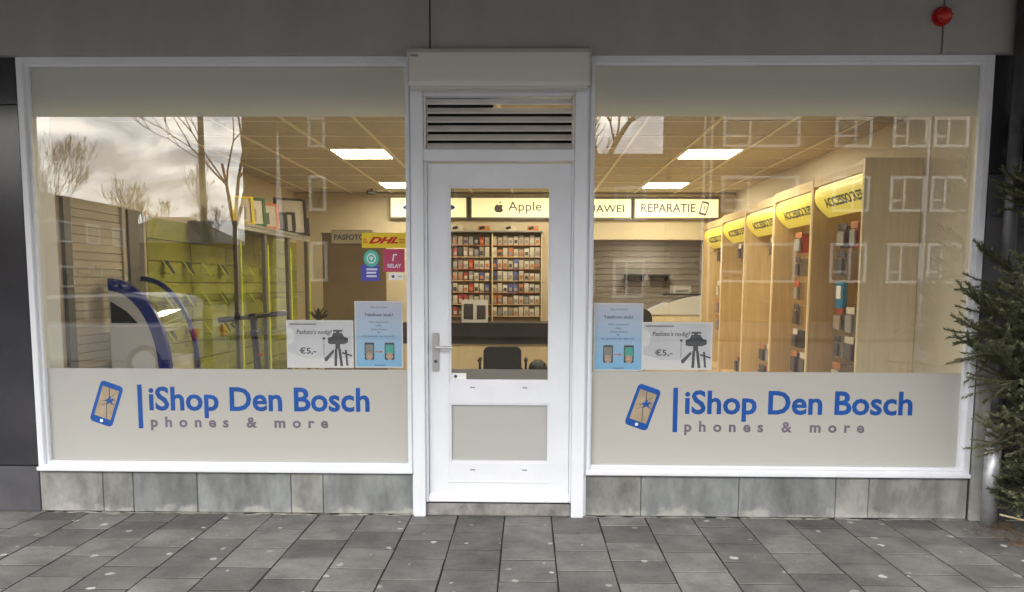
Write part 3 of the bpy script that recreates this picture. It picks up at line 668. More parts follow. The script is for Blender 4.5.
# ---------------------------------------------------------------- right: wooden accessory shelves
FX = 2.50
bays = [.915, 1.95, 2.98, 4.01, 5.04, 6.07]
order = ['nearest the shop window', 'second from the shop window', 'third from the shop window, in the middle of the row', 'fourth from the shop window', 'farthest from the shop window, against the back wall']
sx = lambda u: u
for i in range(5):
    y0, y1 = bays[i]+.002, bays[i+1]-.002
    t = empty('accessory_shelf', (2.7, (y0+y1)/2, 0), 'tall wooden accessory shelf bay '+order[i], 'shelf', 'wooden accessory shelf bays along the right wall')
    ZT = 2.455-.02*i
    ob('near_panel', B(FX, 2.925, y0, y0+.035, .0, ZT), 'wood_end', t, bevel=.002)
    ob('far_panel', B(FX+.002, 2.925, y1-.02, y1, .0, ZT-.003), 'wood', t, bevel=.002)
    ob('back_panel', B(2.895, 2.924, y0+.036, y1-.021, .0, ZT-.004), 'wood', t)
    ob('top_panel', B(FX+.003, 2.894, y0+.036, y1-.021, ZT-.045, ZT-.008), 'wood', t)
    ob('base_panel', B(FX+.02, 2.894, y0+.036, y1-.021, .0, .42), 'wood', t)
    ob('strip_lamp', B(FX+.035, FX+.06, y0+.05, y1-.04, ZT-.105, ZT-.095), 'sign_face', t); ob('header_board', B(FX+.004, FX+.022, y0+.036, y1-.021, ZT-.092, ZT-.046), 'wood', t)
    # curved yellow header sign
    ya, yb = y0+.05, y1-.035; zt, zb = ZT-.115, ZT-.355
    def cur(v):  # v 0 top .. 1 bottom -> x,z (bulging outwards)
        return FX+.015+.03*math.sin(v*math.pi*.9)*-1+.13*v*v, zt+(zb-zt)*v
    mb = MB(); n = 10; vv = []
    for k in range(n+1):
        x, z = cur(k/n); vv += [(x, ya, z), (x, yb, z), (x+.004, ya, z), (x+.004, yb, z)]
    ff = []
    for k in range(n):
        a = 4*k; ff += [(a, a+1, a+5, a+4), (a+2, a+6, a+7, a+3), (a, a+4, a+6, a+2), (a+1, a+3, a+7, a+5)]
    ff += [(0, 2, 3, 1), (4*n, 4*n+1, 4*n+3, 4*n+2)]
    mb.add(vv, ff); ob('header_sign', mb, 'yellow_sign', t, smooth=False)
    ob('header_cheek', MB().prism([(cur(k/n)[0]+.005, cur(k/n)[1]) for k in range(n+1)]+[(FX+.16, zb), (FX+.16, zt)], 'y', yb-.004, yb), 'yellow_plain', t)
    gl = fit(glyphs('ACCESSOIRES', bold=.03), 0, 1, 0, 1)
    mb = MB()
    for c_, v, f in gl:
        def fn(u, v_, t_):
            q = .70-.28*v_; x, z = cur(q); return (x-.0012-t_, yb-.17-(yb-ya-.20)*u, z)
        s_ = solid(v, f, fn, .002); mb.add(s_.v, s_.f)
    ob('lettering', mb, 'sign_text', t)
    # goods on hooks
    hooks = MB()
    for r in range(7):
        z = 1.92-r*.235
        for c2 in range(3):
            y = y0+.30+c2*.235
            hooks.box(2.66, 2.894, y-.004, y+.004, z+.098, z+.106)
            if c2 == 0 or rnd.random() < (.5 if i else .1): continue
            wd, hh = rnd.choice([(.13, .19), (.15, .20), (.12, .17), (.17, .18)])
            if i == 0 and r == 2 and c2 == 2:
                p = empty('hanging_phone_case', (2.72, y, z-.12), 'blue phone case pack hanging in the shelf bay nearest the window', 'phone case')
                ob('case', MB().prism(rrect(y-.085, y+.085, z-.135, z+.095, .035), 'x', 2.66, 2.70), 'case_blue', p, bevel=.006)
                ob('card', MB().prism(rrect(y-.045, y+.045, z-.05, z+.06, .01), 'x', 2.655, 2.6595), 'poster_white', p); continue
            pm = 'pack%d' % rnd.choice([0, 1, 2, 2, 2, 3, 7, 6, 7])
            p = empty('accessory_pack', (2.72, y, z-hh/2), '%s blister pack in the %s wooden shelf bay, %s row down, %s hook' % (TONE[int(pm[4])], ['nearest', 'second', 'third', 'fourth', 'farthest'][i], ORD[r], ['near', 'middle', 'far'][c2]), 'pack', 'accessory packs in the shelf bay '+order[i].split(',')[0])
            dp = rnd.choice([.02, .06, .12])
            ob('card', B(2.67+rnd.uniform(0, .02), 2.70+dp, y-wd/2, y+wd/2, z-hh/2, z+hh/2), pm, p, bevel=.004)
            ob('header_card', B(2.664, 2.669, y-wd/2, y+wd/2, z+hh/2-.035, z+hh/2+.02), 'pack%d' % rnd.choice([1, 1, 6, 2, 4]), p)
            ob('blister', B(2.648, 2.6635, y-wd/2+.015, y+wd/2-.015, z-hh/2+.015, z+hh/2-.045), 'pack%d' % rnd.choice([2, 2, 0, 7, 3]), p, bevel=.003)
    ob('hook', hooks, 'metal', t)['kind'] = 'stuff'

# ---------------------------------------------------------------- left wall boards and lime display
wl = bpy.data.objects['wall_left']
for (ya, yb) in ((.36, .50), (.585, 1.30)):
    n = 34 if ya > .5 else 1; h = 2.115/n
    for k in range(n): ob('board', B(XL, XL+.022, ya, yb, k*h+.003, (k+1)*h-.002), 'beige_board', wl)
ob('post', B(XL, XL+.05, .50, .585, 0, 2.12), 'grey_post', wl); ob('post', B(XL, XL+.04, 1.301, 1.36, 0, 2.12), 'beige_board', wl); ob('post', B(XL, XL+.06, 1.361, 1.60, 0, 2.11), 'grey_post', wl); ob('post', B(XL, XL+.03, 1.601, 1.70, 0, 2.10), 'beige_board', wl)
hs = .19
for k in range(11):
    for j in range(5):
        ya = 1.71+j*.86; ob('lime_board', B(XL, XL+.03, ya, ya+.852, k*hs+.004, (k+1)*hs-.004), 'lime', wl, bevel=.002)
# display unit in front of the lime boards
du = empty('display_unit', (-3.0, 3.75, 0), 'lime lit display unit with grey top shelf along the left wall', 'display unit')
FXL = -2.8
ob('top_shelf', B(-3.28, FXL, 2.50, 5.0, 2.085, 2.115), 'cabinet_grey', du, bevel=.002)
ob('header_board', B(-3.27, FXL-.01, 2.52, 2.54, 1.89, 2.084), 'cabinet_grey', du); ob('front_header', B(FXL-.03, FXL-.008, 2.541, 5.0, 2.045, 2.084), 'cabinet_grey', du)
for y in (2.56, 3.36, 4.16, 4.94): ob('upright', B(-2.87, FXL-.032, y, y+.07, 0, 2.044), 'grey_post', du, bevel=.003); ob('edge_strip', B(FXL-.031, FXL-.020, y+.075, y+.092, .3, 1.928), 'lime_edge', du)
for z in (.5, .95, 1.40): ob('glass_shelf', B(-3.26, -2.88, 2.56, 5.0, z, z+.008), 'glass_clear', du)
for z in (1.06, 1.36, 1.66):
    for k in range(7):
        y = 2.0+k*.42; x = XL+.035
        h_ = empty('phone_holder', (x, y, z-.06), 'clear slanted phone holder on lime wall, %s row, %s from the window' % ({1.06: 'lowest', 1.36: 'middle', 1.66: 'top'}[z], ORD[k]), 'phone holder', 'acrylic phone holders on the lime wall')
        ob('lip', MB().prism([(x, z-.06), (x+.09, z-.075), (x+.095, z-.068), (x+.005, z-.05)], 'y', y-.04, y+.04), 'glass_clear', h_)
        ob('plate', MB().prism([(x+.09, z-.075), (x+.002, z+.06), (x+.008, z+.064), (x+.096, z-.071)], 'y', y-.045, y-.038), 'lime_edge', h_)
        if (k+int(z*10)) % 3: ob('phone', MB().prism([(x+.075, z-.06), (x+.012, z+.05), (x+.020, z+.054), (x+.083, z-.056)], 'y', y-.036, y+.036), 'black', h_)
# framed boxes on the top shelf
fr = [(2.62, .17, .20, 'yellow_plain', 'pack0', 'yellow box standing first on the grey display shelf'), (2.90, .22, .21, 'glass_green', 'pack4', 'green edged box beside the yellow box on the shelf'),
      (3.32, .24, .20, 'orange', 'pack0', 'orange edged box on the grey display shelf'), (3.72, .20, .15, 'black', 'pack2', 'low dark box beside the orange edged box'),
      (4.02, .20, .17, 'black', 'pack4', 'dark framed small box with white front on the shelf'), (4.32, .30, .31, 'black', 'pack4', 'tall black framed box, largest on the display shelf'),
      (4.72, .18, .17, 'black', 'pack0', 'small dark box at the far end of the display shelf')]
M('glass_green', (.03, .12, .02), .5)
for (y, wd, hh, c1, c2, lab) in fr:
    wd *= 1.3; hh *= 1.4
    x = -2.90; zb = 2.117; lean = .05; y = 2.95+(y-2.62)*.94
    t = empty('framed_box', (x, y, zb), lab, 'box', 'framed boxes on the display shelf')
    q = math.cos(R(52)), math.sin(R(52))
    def slab(u0, u1, v0, v1, t0, t1):
        m = MB()
        vs_ = []
        for v in (v0, v1):
            for u in (u0, u1):
                for tt in (t0, t1):
                    vs_.append((x+u*q[1]+tt*q[0]-lean*v, y+u*q[0]-tt*q[1], zb+v))
        return m.add(vs_, [(0, 1, 3, 2), (4, 6, 7, 5), (0, 4, 5, 1), (2, 3, 7, 6), (0, 2, 6, 4), (1, 5, 7, 3)])
    ob('backing', slab(-wd/2, wd/2, 0, hh, -.03, 0), c1, t)
    ob('front', slab(-wd/2+.03, wd/2-.03, .025, hh-.025, .0005, .003), c2, t)
    ob('picture', slab(-wd*.15, wd*.15, .05, hh*.62, .0035, .0045), 'pack%d' % rnd.choice([2, 7, 3]), t)
    for a0, a1, b0, b1 in ((-wd/2, -wd/2+.028, 0, hh), (wd/2-.028, wd/2, 0, hh), (-wd/2+.028, wd/2-.028, 0, .022), (-wd/2+.028, wd/2-.028, hh-.022, hh)): ob('frame_edge', slab(a0, a1, b0, b1, .0005, .016), c1, t)

# curved blue and white display counter near the left wall
cc_ = empty('curved_counter', (-3.02, 1.25, 0), 'white display counter with curved blue rims near the left wall', 'counter')
def qarc(y, ro, ri, x0, zc, rz, col, nm, th):
    o = [(x0+ro*math.sin(R(a)), zc+rz*math.cos(R(a))) for a in range(0, 91, 6)]; i_ = [(x0+ri*math.sin(R(a)), zc+(rz-(ro-ri))*math.cos(R(a))) for a in range(0, 91, 6)]
    ob(nm, MB().prism(o+i_[::-1], 'y', y, y+th), col, cc_, bevel=.004)
    ob('rim_leg', B(x0+ri, x0+ro, y+.001, y+th-.001, 0, zc-.001), col, cc_)
    return o, i_
o, i_ = qarc(1.00, .47, .375, -3.26, .80, .75, 'dark_blue', 'near_rim', .05)
ob('end_panel', MB().prism([(-3.259, .02)]+[(p[0]-.002, p[1]-.002) for p in i_[::-1]]+[], 'y', 1.012, 1.035), 'appliance', cc_)
ob('end_panel_base', B(-3.259, -2.888, 1.013, 1.034, .0, .80), 'appliance', cc_)
ob('dark_window', MB().prism([(-3.245, 1.20), (-3.04, 1.20), (-3.12, 1.29), (-3.245, 1.37)], 'y', 1.004, 1.011), 'black', cc_)
o2, _ = qarc(1.52, .47, .435, -3.26, .80, .77, 'dark_blue', 'far_rim', .03)
mb = MB(); n = len(o)
vv = [(a, 1.051, b-.01) for a, b in o]+[(a, 1.519, b-.01) for a, b in o]
mb.add(vv, [(k, k+1, n+k+1, n+k) for k in range(n-1)]); ob('curved_front', mb, 'glass_clear', cc_, smooth=True)
ob('inner_shelf', B(-3.25, -2.95, 1.06, 1.51, 1.12, 1.14), 'appliance', cc_); ob('body', B(-3.25, -2.83, 1.052, 1.518, .0, .92), 'appliance', cc_)

# electric scooter
sc_ = empty('electric_scooter', (-1.95, .62, .02), 'black electric scooter with upright stem standing behind the left window', 'scooter')
sxx, syy, z0 = -1.955, .60, .0
ob('deck', B(sxx-.075, sxx+.075, syy+.18, syy+.85, .12, .165), 'black', sc_, bevel=.012)
for y in (syy, syy+.95):
    wh = ob('wheel', MB().tube([(sxx-.028, y, .11), (sxx+.028, y, .11)], .108, 24), 'rubber', sc_, bevel=.006); ob('hub', MB().tube([(sxx-.032, y, .11), (sxx+.032, y, .11)], .05, 16), 'galv_dark', wh)
ob('fender', MB().tube([(sxx, syy+.82, .19), (sxx, syy+.9, .235), (sxx, syy+1.02, .22)], .03, 8), 'black', sc_)
ob('neck', MB().tube([(sxx, syy+.22, .15), (sxx, syy+.1, .28)], .035, 10), 'black', sc_)
ob('stem', MB().tube([(sxx+.02, syy+.03, .16), (sxx+.012, syy, .7), (sxx-.01, syy-.04, 1.262)], [.032, .028, .024], 12), 'black', sc_, smooth=True)
ob('clamp_band', MB().tube([(sxx+.004, syy-.012, .99), (sxx+.003, syy-.013, 1.005)], .032, 12), 'red', sc_)
ob('handlebar', MB().tube([(-2.10, .53, 1.262), (-1.98, .555, 1.270), (-1.84, .57, 1.288)], .014, 10), 'black', sc_, smooth=True)
ob('grip', MB().tube([(-2.20, .51, 1.250), (-2.09, .535, 1.262)], [.021, .019], 10), 'galv_dark', sc_, smooth=True); ob('grip', MB().tube([(-1.85, .57, 1.287), (-1.735, .59, 1.302)], [.019, .021], 10), 'galv_dark', sc_, smooth=True)
ob('display_pod', MB().tube([(-1.985, .55, 1.262), (-1.94, .56, 1.275)], [.034, .030], 12), 'black', sc_, smooth=True)
ob('brake_lever', MB().tube([(-2.08, .52, 1.262), (-2.10, .49, 1.22), (-2.07, .48, 1.20)], .007, 8), 'black', sc_); ob('bell', MB().tube([(-2.07, .53, 1.27), (-2.07, .525, 1.31)], [.022, .014], 10), 'black', sc_, smooth=True)
ob('headlamp', MB().tube([(sxx+.0, syy-.035, 1.16), (sxx, syy-.075, 1.155)], [.03, .026], 12), 'black', sc_)

# photo corner, plant
ph = empty('photo_backdrop', (-2.24, 5.0, 0), 'large brown backdrop panel on feet in the photo corner', 'backdrop')
ob('panel', B(-2.65, -1.825, 5.0, 5.03, .03, 2.14), 'brown_board', ph, bevel=.003)
for x in (-2.55, -1.95): ob('foot', B(x, x+.06, 4.8, 5.25, 0, .029), 'grey_post', ph)
ob('rail', B(-2.66, -1.815, 4.99, 5.04, 2.141, 2.165), 'grey_post', ph)
t = empty('passport_photo_sign', (-2.32, 4.96, 2.02), "grey sign reading Pasfoto's at the top of the brown backdrop", 'sign')
ob('panel', B(-2.52, -1.99, 4.955, 4.985, 2.02, 2.20), 'cabinet_grey', t, bevel=.003); ob('panel_face', B(-2.51, -2.0, 4.950, 4.9545, 2.03, 2.19), 'beige_board', t)
write("PASFOTO'S", -2.48, -2.03, 2.075, .07, 4.9498, 'ink', t, thick=.002, bold=.03)
pl = empty('potted_plant', (-2.17, 3.0, .0), 'small leafy plant on a tall stand beyond the photo poster', 'plant')
ob('stand', MB().tube([(-2.17, 3, 0), (-2.17, 3, .02), (-2.17, 3, .03), (-2.17, 3, .98), (-2.17, 3, .985), (-2.17, 3, 1.0)], [.15, .15, .03, .03, .12, .12], 16), 'wood', pl)
ob('pot', MB().tube([(-2.17, 3, 1.0005), (-2.17, 3, 1.13)], [.055, .075], 16), 'pack3', pl)
lf = MB()
for k in range(26):
    a = rnd.uniform(0, 6.28); l = rnd.uniform(.08, .2); e_ = rnd.uniform(.3, 1.3); d = Vector((math.cos(a)*math.cos(e_), math.sin(a)*math.cos(e_), math.sin(e_))); s_ = d.cross(Vector((0, 0, 1))).normalized()*.02
    b_ = Vector((-2.17, 3, 1.12)); m_ = b_+d*l*.55+Vector((0, 0, .02)); lf.add([b_, m_-s_, b_+d*l, m_+s_], [(0, 1, 2, 3)])
M('leaf', (.05, .06, .02), .6); ob('leaves', lf, 'leaf', pl)
t = empty('ceiling_camera', (-2.1, 5.6, 2.7), 'small black camera under the shop ceiling above the backdrop', 'camera')
ob('mount', MB().tube([(-2.12, 5.6, 2.80), (-2.12, 5.6, 2.76)], .015, 8), 'black', t); ob('camera_body', MB().tube([(-2.17, 5.56, 2.745), (-2.07, 5.62, 2.74)], [.03, .026], 10), 'black', t)

# ---------------------------------------------------------------- centre: counter, chair, accessory wall
ct = empty('sales_counter', (-.35, 5.0, 0), 'sales counter with dark top band and pale front behind the door', 'counter')
ob('body', B(-1.55, .66, 4.82, 5.38, .0, .752), 'wood_end', ct); ob('top_band', B(-1.6, .7, 4.78, 5.42, .753, 1.02), 'counter_dark', ct, bevel=.006); ob('skirting', B(-1.54, .65, 4.80, 4.8195, .0, .09), 'counter_dark', ct)
chr_ = empty('office_chair', (-.28, 4.05, 0), 'black office chair in front of the dark counter', 'chair')
ob('backrest', MB().prism(rrect(-.50, -.06, .42, .79, .06), 'y', 3.88, 3.95), 'black_fabric', chr_, bevel=.02); ob('seat', MB().prism(rrect(-.52, -.04, 3.93, 4.40, .07), 'z', .42, .50), 'black_fabric', chr_, bevel=.02)
ob('armrest', B(-.575, -.53, 3.95, 4.25, .60, .64), 'black', chr_, bevel=.012); ob('armrest', B(-.03, .015, 3.95, 4.25, .60, .64), 'black', chr_, bevel=.012)
for x in (-.553, -.008): ob('arm_post', B(x-.015, x+.015, 4.08, 4.12, .47, .598), 'black', chr_)
ob('gas_column', MB().tube([(-.28, 4.16, .10), (-.28, 4.16, .42)], .028, 12), 'galv_dark', chr_)
for k in range(5):
    a = 2*math.pi*k/5+.3; ob('base_leg', MB().tube([(-.28, 4.16, .11), (-.28+.28*math.cos(a), 4.16+.28*math.sin(a), .07)], [.025, .016], 8), 'black', chr_); ob('caster', MB().tube([(-.28+.28*math.cos(a)-.015, 4.16+.28*math.sin(a), .028), (-.28+.28*math.cos(a)+.015, 4.16+.28*math.sin(a), .028)], .027, 12), 'black', chr_)
t = empty('counter_stand', (-.72, 4.95, 1.02), 'white double photo card standing on the dark counter', 'card')
ob('card', B(-.84, -.50, 4.93, 4.945, 1.0205, 1.31), 'poster_white', t); ob('photo', B(-.815, -.69, 4.926, 4.9295, 1.06, 1.26), 'pack2', t); ob('photo', B(-.645, -.53, 4.926, 4.9295, 1.06, 1.24), 'pack2', t); ob('stay', B(-.70, -.64, 4.9455, 5.0, 1.0205, 1.03), 'poster_white', t)
t = empty('black_bag', (.14, 4.3, 0), 'dark rounded bag on a stool beside the office chair', 'bag'); ob('stool', B(.02, .26, 4.2, 4.44, 0, .44), 'wood', t); ob('bag', MB().tube([(.14, 4.31, .441), (.14, 4.31, .50), (.14, 4.31, .56), (.14, 4.31, .60)], [.11, .12, .095, .04], 14), 'black', t, smooth=True)
aw = empty('accessory_wall', (-.46, 6.05, .95), 'wall rack of small phone accessories behind the counter', 'rack')
ob('back_board', B(-1.14, .20, 6.06, 6.098, .95, 2.24), 'brown_board', aw); ob('top_ledge', B(-1.16, .22, 5.92, 6.098, 2.241, 2.262), 'cabinet_grey', aw)
for x in (-1.155, -.50, .20): ob('rack_side', B(x, x+.014, 5.96, 6.0595, .95, 2.24), 'wood_end', aw)
for r in range(7):
    z = 2.07-r*.168; ob('rack_rail', B(-1.139, .199, 6.0, 6.0595, z-.012, z-.004), 'pack1' if r in (0, 2, 4) else 'wood', aw)
    for c2 in range(17):
        x = -1.10+c2*.076+(.03 if c2 > 7 else 0)
        if x > .17: continue
        pm = rnd.choice([4, 4, 0, 0, 4, 0, 3, 1, 7]) if c2 > 7 else rnd.choice([2, 3, 0, 7, 6, 3])
        if 1 < r < 5 and 4 < c2 < 13: pm = rnd.choice([5, 5, 4, 0])
        p = empty('accessory_box', (x, 6.03, z-.003), '%s pack in the rack behind the counter, %s row down, %s from left' % (TONE[pm], ORD[r], ORD[c2]), 'pack', 'accessory packs in the rack behind the counter')
        hh = rnd.uniform(.10, .14)
        ob('pack', B(x-.031, x+.031, 6.005+rnd.uniform(0, .02), 6.045, z-.0035, z-.004+hh), 'pack%d' % pm, p)
        ob('pack_print', B(x-.022, x+.022, 5.999, 6.0045, z+.02, z+.02+hh*.4), 'pack%d' % rnd.choice([2, 1, 7, 3, 0]), p)
for k, x in enumerate((-1.0, -.62, -.25, .07)):
    t = empty('display_glasses', (x, 6.0, 2.262), 'pale box with dark item on the ledge, %s from left' % ORD[k], 'box', 'boxes on the ledge under the lit signs')
    ob('tray', B(x-.07, x+.09, 5.95, 6.05, 2.2625, 2.33), ['pack0', 'pack1', 'pack0', 'pack1'][k], t); ob('dark_item', MB().tube([(x-.05, 5.943, 2.295), (x+.02, 5.943, 2.31)], .018, 8), 'black', t)

# ---------------------------------------------------------------- repair room behind the opening
rw = struct('wall_repair_room', MB().box(.78, .90, YB+.12, 8.7, 0, 2.6).box(3.2, 3.3, YB+.12, 8.7, 0, 2.6).box(.78, 3.3, 8.7, 8.8, 0, 2.6), 'beige_wall')
struct('ceiling_repair_room', B(.9, 3.2, YB+.12, 8.7, 2.32, 2.4), 'ceiling_tile')
for k in range(20): ob('slat', B(.905, 3.195, 8.66, 8.698, .25+k*.103, .25+k*.103+.094), 'slat_grey', rw)
for x in (1.72, 2.14): 
    t = empty('wall_shelf', (x, 8.5, 1.66), 'small dark wall shelf on the slat wall, '+('left one' if x < 2 else 'right one'), 'shelf', 'small wall shelves in the repair room'); ob('board', B(x, x+.34, 8.45, 8.655, 1.66, 1.69), 'counter_dark', t); ob('bracket', B(x+.02, x+.05, 8.5, 8.655, 1.57, 1.659), 'counter_dark', t); ob('bracket', B(x+.29, x+.32, 8.5, 8.655, 1.57, 1.659), 'counter_dark', t)
t = empty('repair_room_light', (2.03, 7.9, 2.30), 'flat white lamp under the low ceiling of the repair room', 'lamp'); ob('lamp_frame', B(1.70, 2.36, 7.58, 8.22, 2.285, 2.3195), 'ceiling_bar', t); ob('diffuser', B(1.72, 2.34, 7.6, 8.2, 2.276, 2.2845), 'lamp_face_cool', t)
t = empty('repair_bench', (2.3, 7.0, 0), 'white workbench with sloping rounded hood in the repair room', 'bench')
ob('hood', MB().prism([(1.80, 1.05)]+[(1.82+.9*k/8, 1.08+.27*math.sin(k/8*math.pi/2)) for k in range(9)]+[(2.72, 1.05)], 'y', 6.75, 7.3), 'appliance', t, bevel=.01); ob('bench_body', B(1.80, 2.72, 6.78, 7.28, 0, 1.049), 'wood_end', t)
t = empty('printer', (2.38, 7.1, 1.36), 'small white printer on a dark tray in the repair room', 'printer'); ob('tray', B(2.15, 2.70, 6.95, 7.28, 1.352, 1.372), 'black', t); ob('printer_body', B(2.26, 2.54, 6.98, 7.25, 1.373, 1.50), 'appliance', t, bevel=.01); ob('front_slot', B(2.30, 2.50, 6.975, 6.9795, 1.40, 1.43), 'pack7', t)
t = empty('task_chair', (1.78, 6.5, 0), 'black rounded chair back at the edge of the repair room', 'chair'); ob('backrest', MB().prism(rrect(1.52, 1.86, .75, 1.16, .14), 'y', 6.42, 6.48), 'black_fabric', t, bevel=.02); ob('seat', MB().prism(rrect(1.5, 1.88, 6.3, 6.70, .1), 'z', .60, .68), 'black_fabric', t, bevel=.02); ob('column', MB().tube([(1.69, 6.5, .02), (1.69, 6.5, .6)], .03, 10), 'black', t); ob('foot_ring', MB().tube([(1.69, 6.5, 0), (1.69, 6.5, .02)], .24, 20), 'black', t); ob('back_post', B(1.66, 1.72, 6.40, 6.4195, .61, .95), 'black', t)

# ---------------------------------------------------------------- fir tree, downpipe and litter beside the right window
ft = empty('fir_tree', (3.25, -.30, 0), 'dark green cut fir tree leaning beside the right window', 'tree')
tb = Vector((3.24, -.30, 0)); tt_ = Vector((3.18, -.24, 2.5))
ob('trunk', MB().tube([tb+(tt_-tb)*(k/6) for k in range(7)], [.045-.006*k for k in range(7)], 10), 'bark', ft, smooth=True)
def rad_at(z):
    for (z0, r0), (z1, r1) in zip(PR, PR[1:]):
        if z0 <= z <= z1: return r0+(r1-r0)*(z-z0)/(z1-z0)
    return .1
PR = [(.0, .22), (.2, .32), (.55, .44), (1.0, .56), (1.35, .52), (1.7, .44), (2.1, .36), (2.75, .06)]
tw = MB(); NV = []; NF = []; NT = []
fr_ = random.Random(11)
def needles(p0, p1, n, ln, tone):
    d = (p1-p0); L_ = d.length; d.normalize()
    a = d.orthogonal().normalized(); b = d.cross(a)
    for i in range(n):
        t = (i+fr_.random())/n; an = fr_.uniform(0, 6.283)
        o = a*math.cos(an)+b*math.sin(an)
        dr_ = (d*.75+o*.75).normalized(); l = ln*fr_.uniform(.7, 1.15)*(1-.25*t)
        p = p0+d*(L_*t); s = dr_.cross(d).normalized()*.0036
        k = len(NV); NV.extend([p-s, p+s, p+dr_*l+s*.5, p+dr_*l-s*.5]); NF.append((k, k+1, k+2, k+3)); NT.extend([min(1, max(0, tone+fr_.uniform(-.12, .12)))]*4)
def branchlet(p, d, l, tone, depth=0):
    n = max(3, int(l/.05)); q = p.copy(); pts = [q.copy()]
    for i in range(n):
        d = (d+Vector((0, 0, .10))+Vector((fr_.uniform(-.12, .12), fr_.uniform(-.12, .12), fr_.uniform(-.12, .12)))).normalized()
        q = q+d*(l/n); pts.append(q.copy())
    tw.tube(pts, [.004-.003*i/n for i in range(n+1)], 4, cap=False)
    for i in range(n): needles(pts[i], pts[i+1], 22, .026, tone+.15*i/n)
    if depth < 1:
        for i in range(1, n):
            for s_ in (-1, 1):
                if fr_.random() < .8:
                    sd = (d+d.cross(Vector((0, 0, 1))).normalized()*s_*.9+Vector((0, 0, fr_.uniform(-.25, .2)))).normalized()
                    branchlet(pts[i], sd, l*fr_.uniform(.28, .5)*(1-.4*i/n)+.03, tone+fr_.uniform(-.1, .1), 1)
for k in range(170):
    z = .14+2.45*((k+.5)/170)**1.05; a = k*2.39996+fr_.uniform(-.3, .3)
    r = rad_at(z)*fr_.uniform(.8, 1.12)
    if -.30+r*math.sin(a) > -.08: r = min(r, .22/max(.2, math.sin(a)))
    if r < .06 or (z > 1.45 and fr_.random() < .36): continue
    base = tb+(tt_-tb)*min(1, z/2.5); dr0 = Vector((math.cos(a), math.sin(a), fr_.uniform(-.35, .05) if z < 1.6 else fr_.uniform(.3, .9))).normalized()
    mid = base+dr0*r*.42
    tw.tube([base, mid], [.010, .006], 5, cap=False)
    tone = fr_.uniform(.18, .72)
    branchlet(base+dr0*r*.22, dr0, r*.82, tone)
    for _ in range(7): branchlet(base+dr0*r*fr_.uniform(.25, .8), (dr0+Vector((fr_.uniform(-.8, .8), fr_.uniform(-.8, .8), fr_.uniform(-.7, .4)))).normalized(), r*fr_.uniform(.3, .5), tone+fr_.uniform(-.2, .15), 1)
ob('branches', tw, 'twig', ft)
me = bpy.data.meshes.new('needles'); me.from_pydata(NV, [], NF); at = me.attributes.new('tone', 'FLOAT', 'POINT'); at.data.foreach_set('value', NT); me.materials.append(MATS['needles'])
tag(link(bpy.data.objects.new('needles', me), ft, (0, 0, 0)), kind='stuff')
ob('tie_rope', MB().tube([(2.86, -.34, .14), (2.98, -.42, .125), (3.12, -.44, .12), (3.3, -.42, .13)], .006, 6), 'rope', ft)

dp = empty('downpipe', (2.92, -.13, 0), 'grey metal downpipe rising behind the fir tree', 'pipe')
ob('lower_pipe', MB().tube([(2.925, -.13, .0), (2.925, -.13, .62)], .046, 20), 'galv', dp, smooth=True); ob('upper_pipe', MB().tube([(2.955, -.10, .6205), (2.955, -.10, 3.29)], .040, 20), 'galv_dark', dp, smooth=True); ob('pipe_collar', MB().tube([(2.93, -.12, .59), (2.94, -.115, .65)], .053, 20), 'galv', dp, smooth=True)
ob('pipe_bracket', B(2.90, 3.01, -.06, -.001, 1.95, 1.98), 'galv_dark', dp)

# loose soil around the tree
sm = MB(); sr = random.Random(5); nx, ny = 26, 14; vv = []
for j in range(ny+1):
    for i in range(nx+1):
        u, v = i/nx, j/ny; x, y = 2.72+1.3*u, -.62+.60*v
        e_ = min(1, 3*min(u*1.3, v+.05, 1.25*(1-u)+.1, 1.1*(1-v)+.25)); h = -.012+.030*e_*(.6+.8*noise.noise(Vector((x*5, y*5, 1))))
        vv.append((x+sr.uniform(-.01, .01), y+sr.uniform(-.01, .01), h))
sm.add(vv, [(j*(nx+1)+i, j*(nx+1)+i+1, (j+1)*(nx+1)+i+1, (j+1)*(nx+1)+i) for j in range(ny) for i in range(nx)])
tag(ob('soil', sm, 'soil', smooth=True), 'sandy brown soil around the foot of the fir tree', 'soil', kind='stuff')
lt_ = MB()
for k in range(150):
    x, y = sr.gauss(3.0, .14), sr.gauss(-.36, .10)
    a = sr.uniform(0, 6.28); l = sr.uniform(.015, .07); lt_.tube([(x, y, .022), (x+l*math.cos(a), y+l*math.sin(a), .026+sr.uniform(0, .02))], .0018, 4)
for k in range(90):
    x, y = sr.uniform(-3.3, 2.9), -abs(sr.gauss(0, .035))-.012
    a = sr.uniform(0, 6.28); l = sr.uniform(.006, .02); lt_.tube([(x, y, .003), (x+l*math.cos(a), y+l*math.sin(a), .004)], .0015, 4)
tag(ob('twig_litter', lt_, 'twig'), 'dry twigs and needles scattered under the fir tree', 'litter', kind='stuff')
# sand and dust along the foot of the wall
ds = MB()
for k in range(150):
    x = sr.uniform(-3.2, 2.85)
    if -.65 < x < .29: continue
    r = sr.uniform(.01, .035); y = -abs(sr.gauss(0, .012))-.004
    ds.add([(x+r*1.8*math.cos(q)*sr.uniform(.7, 1.2), min(-.001, y+r*.45*math.sin(q)*sr.uniform(.7, 1.2)), .0024+k*2e-6) for q in [i*.785 for i in range(8)]], [tuple(range(8))])
tag(ob('wall_dust', ds, 'mortar'), 'pale sand gathered along the foot of the plinth', 'sand', kind='stuff')

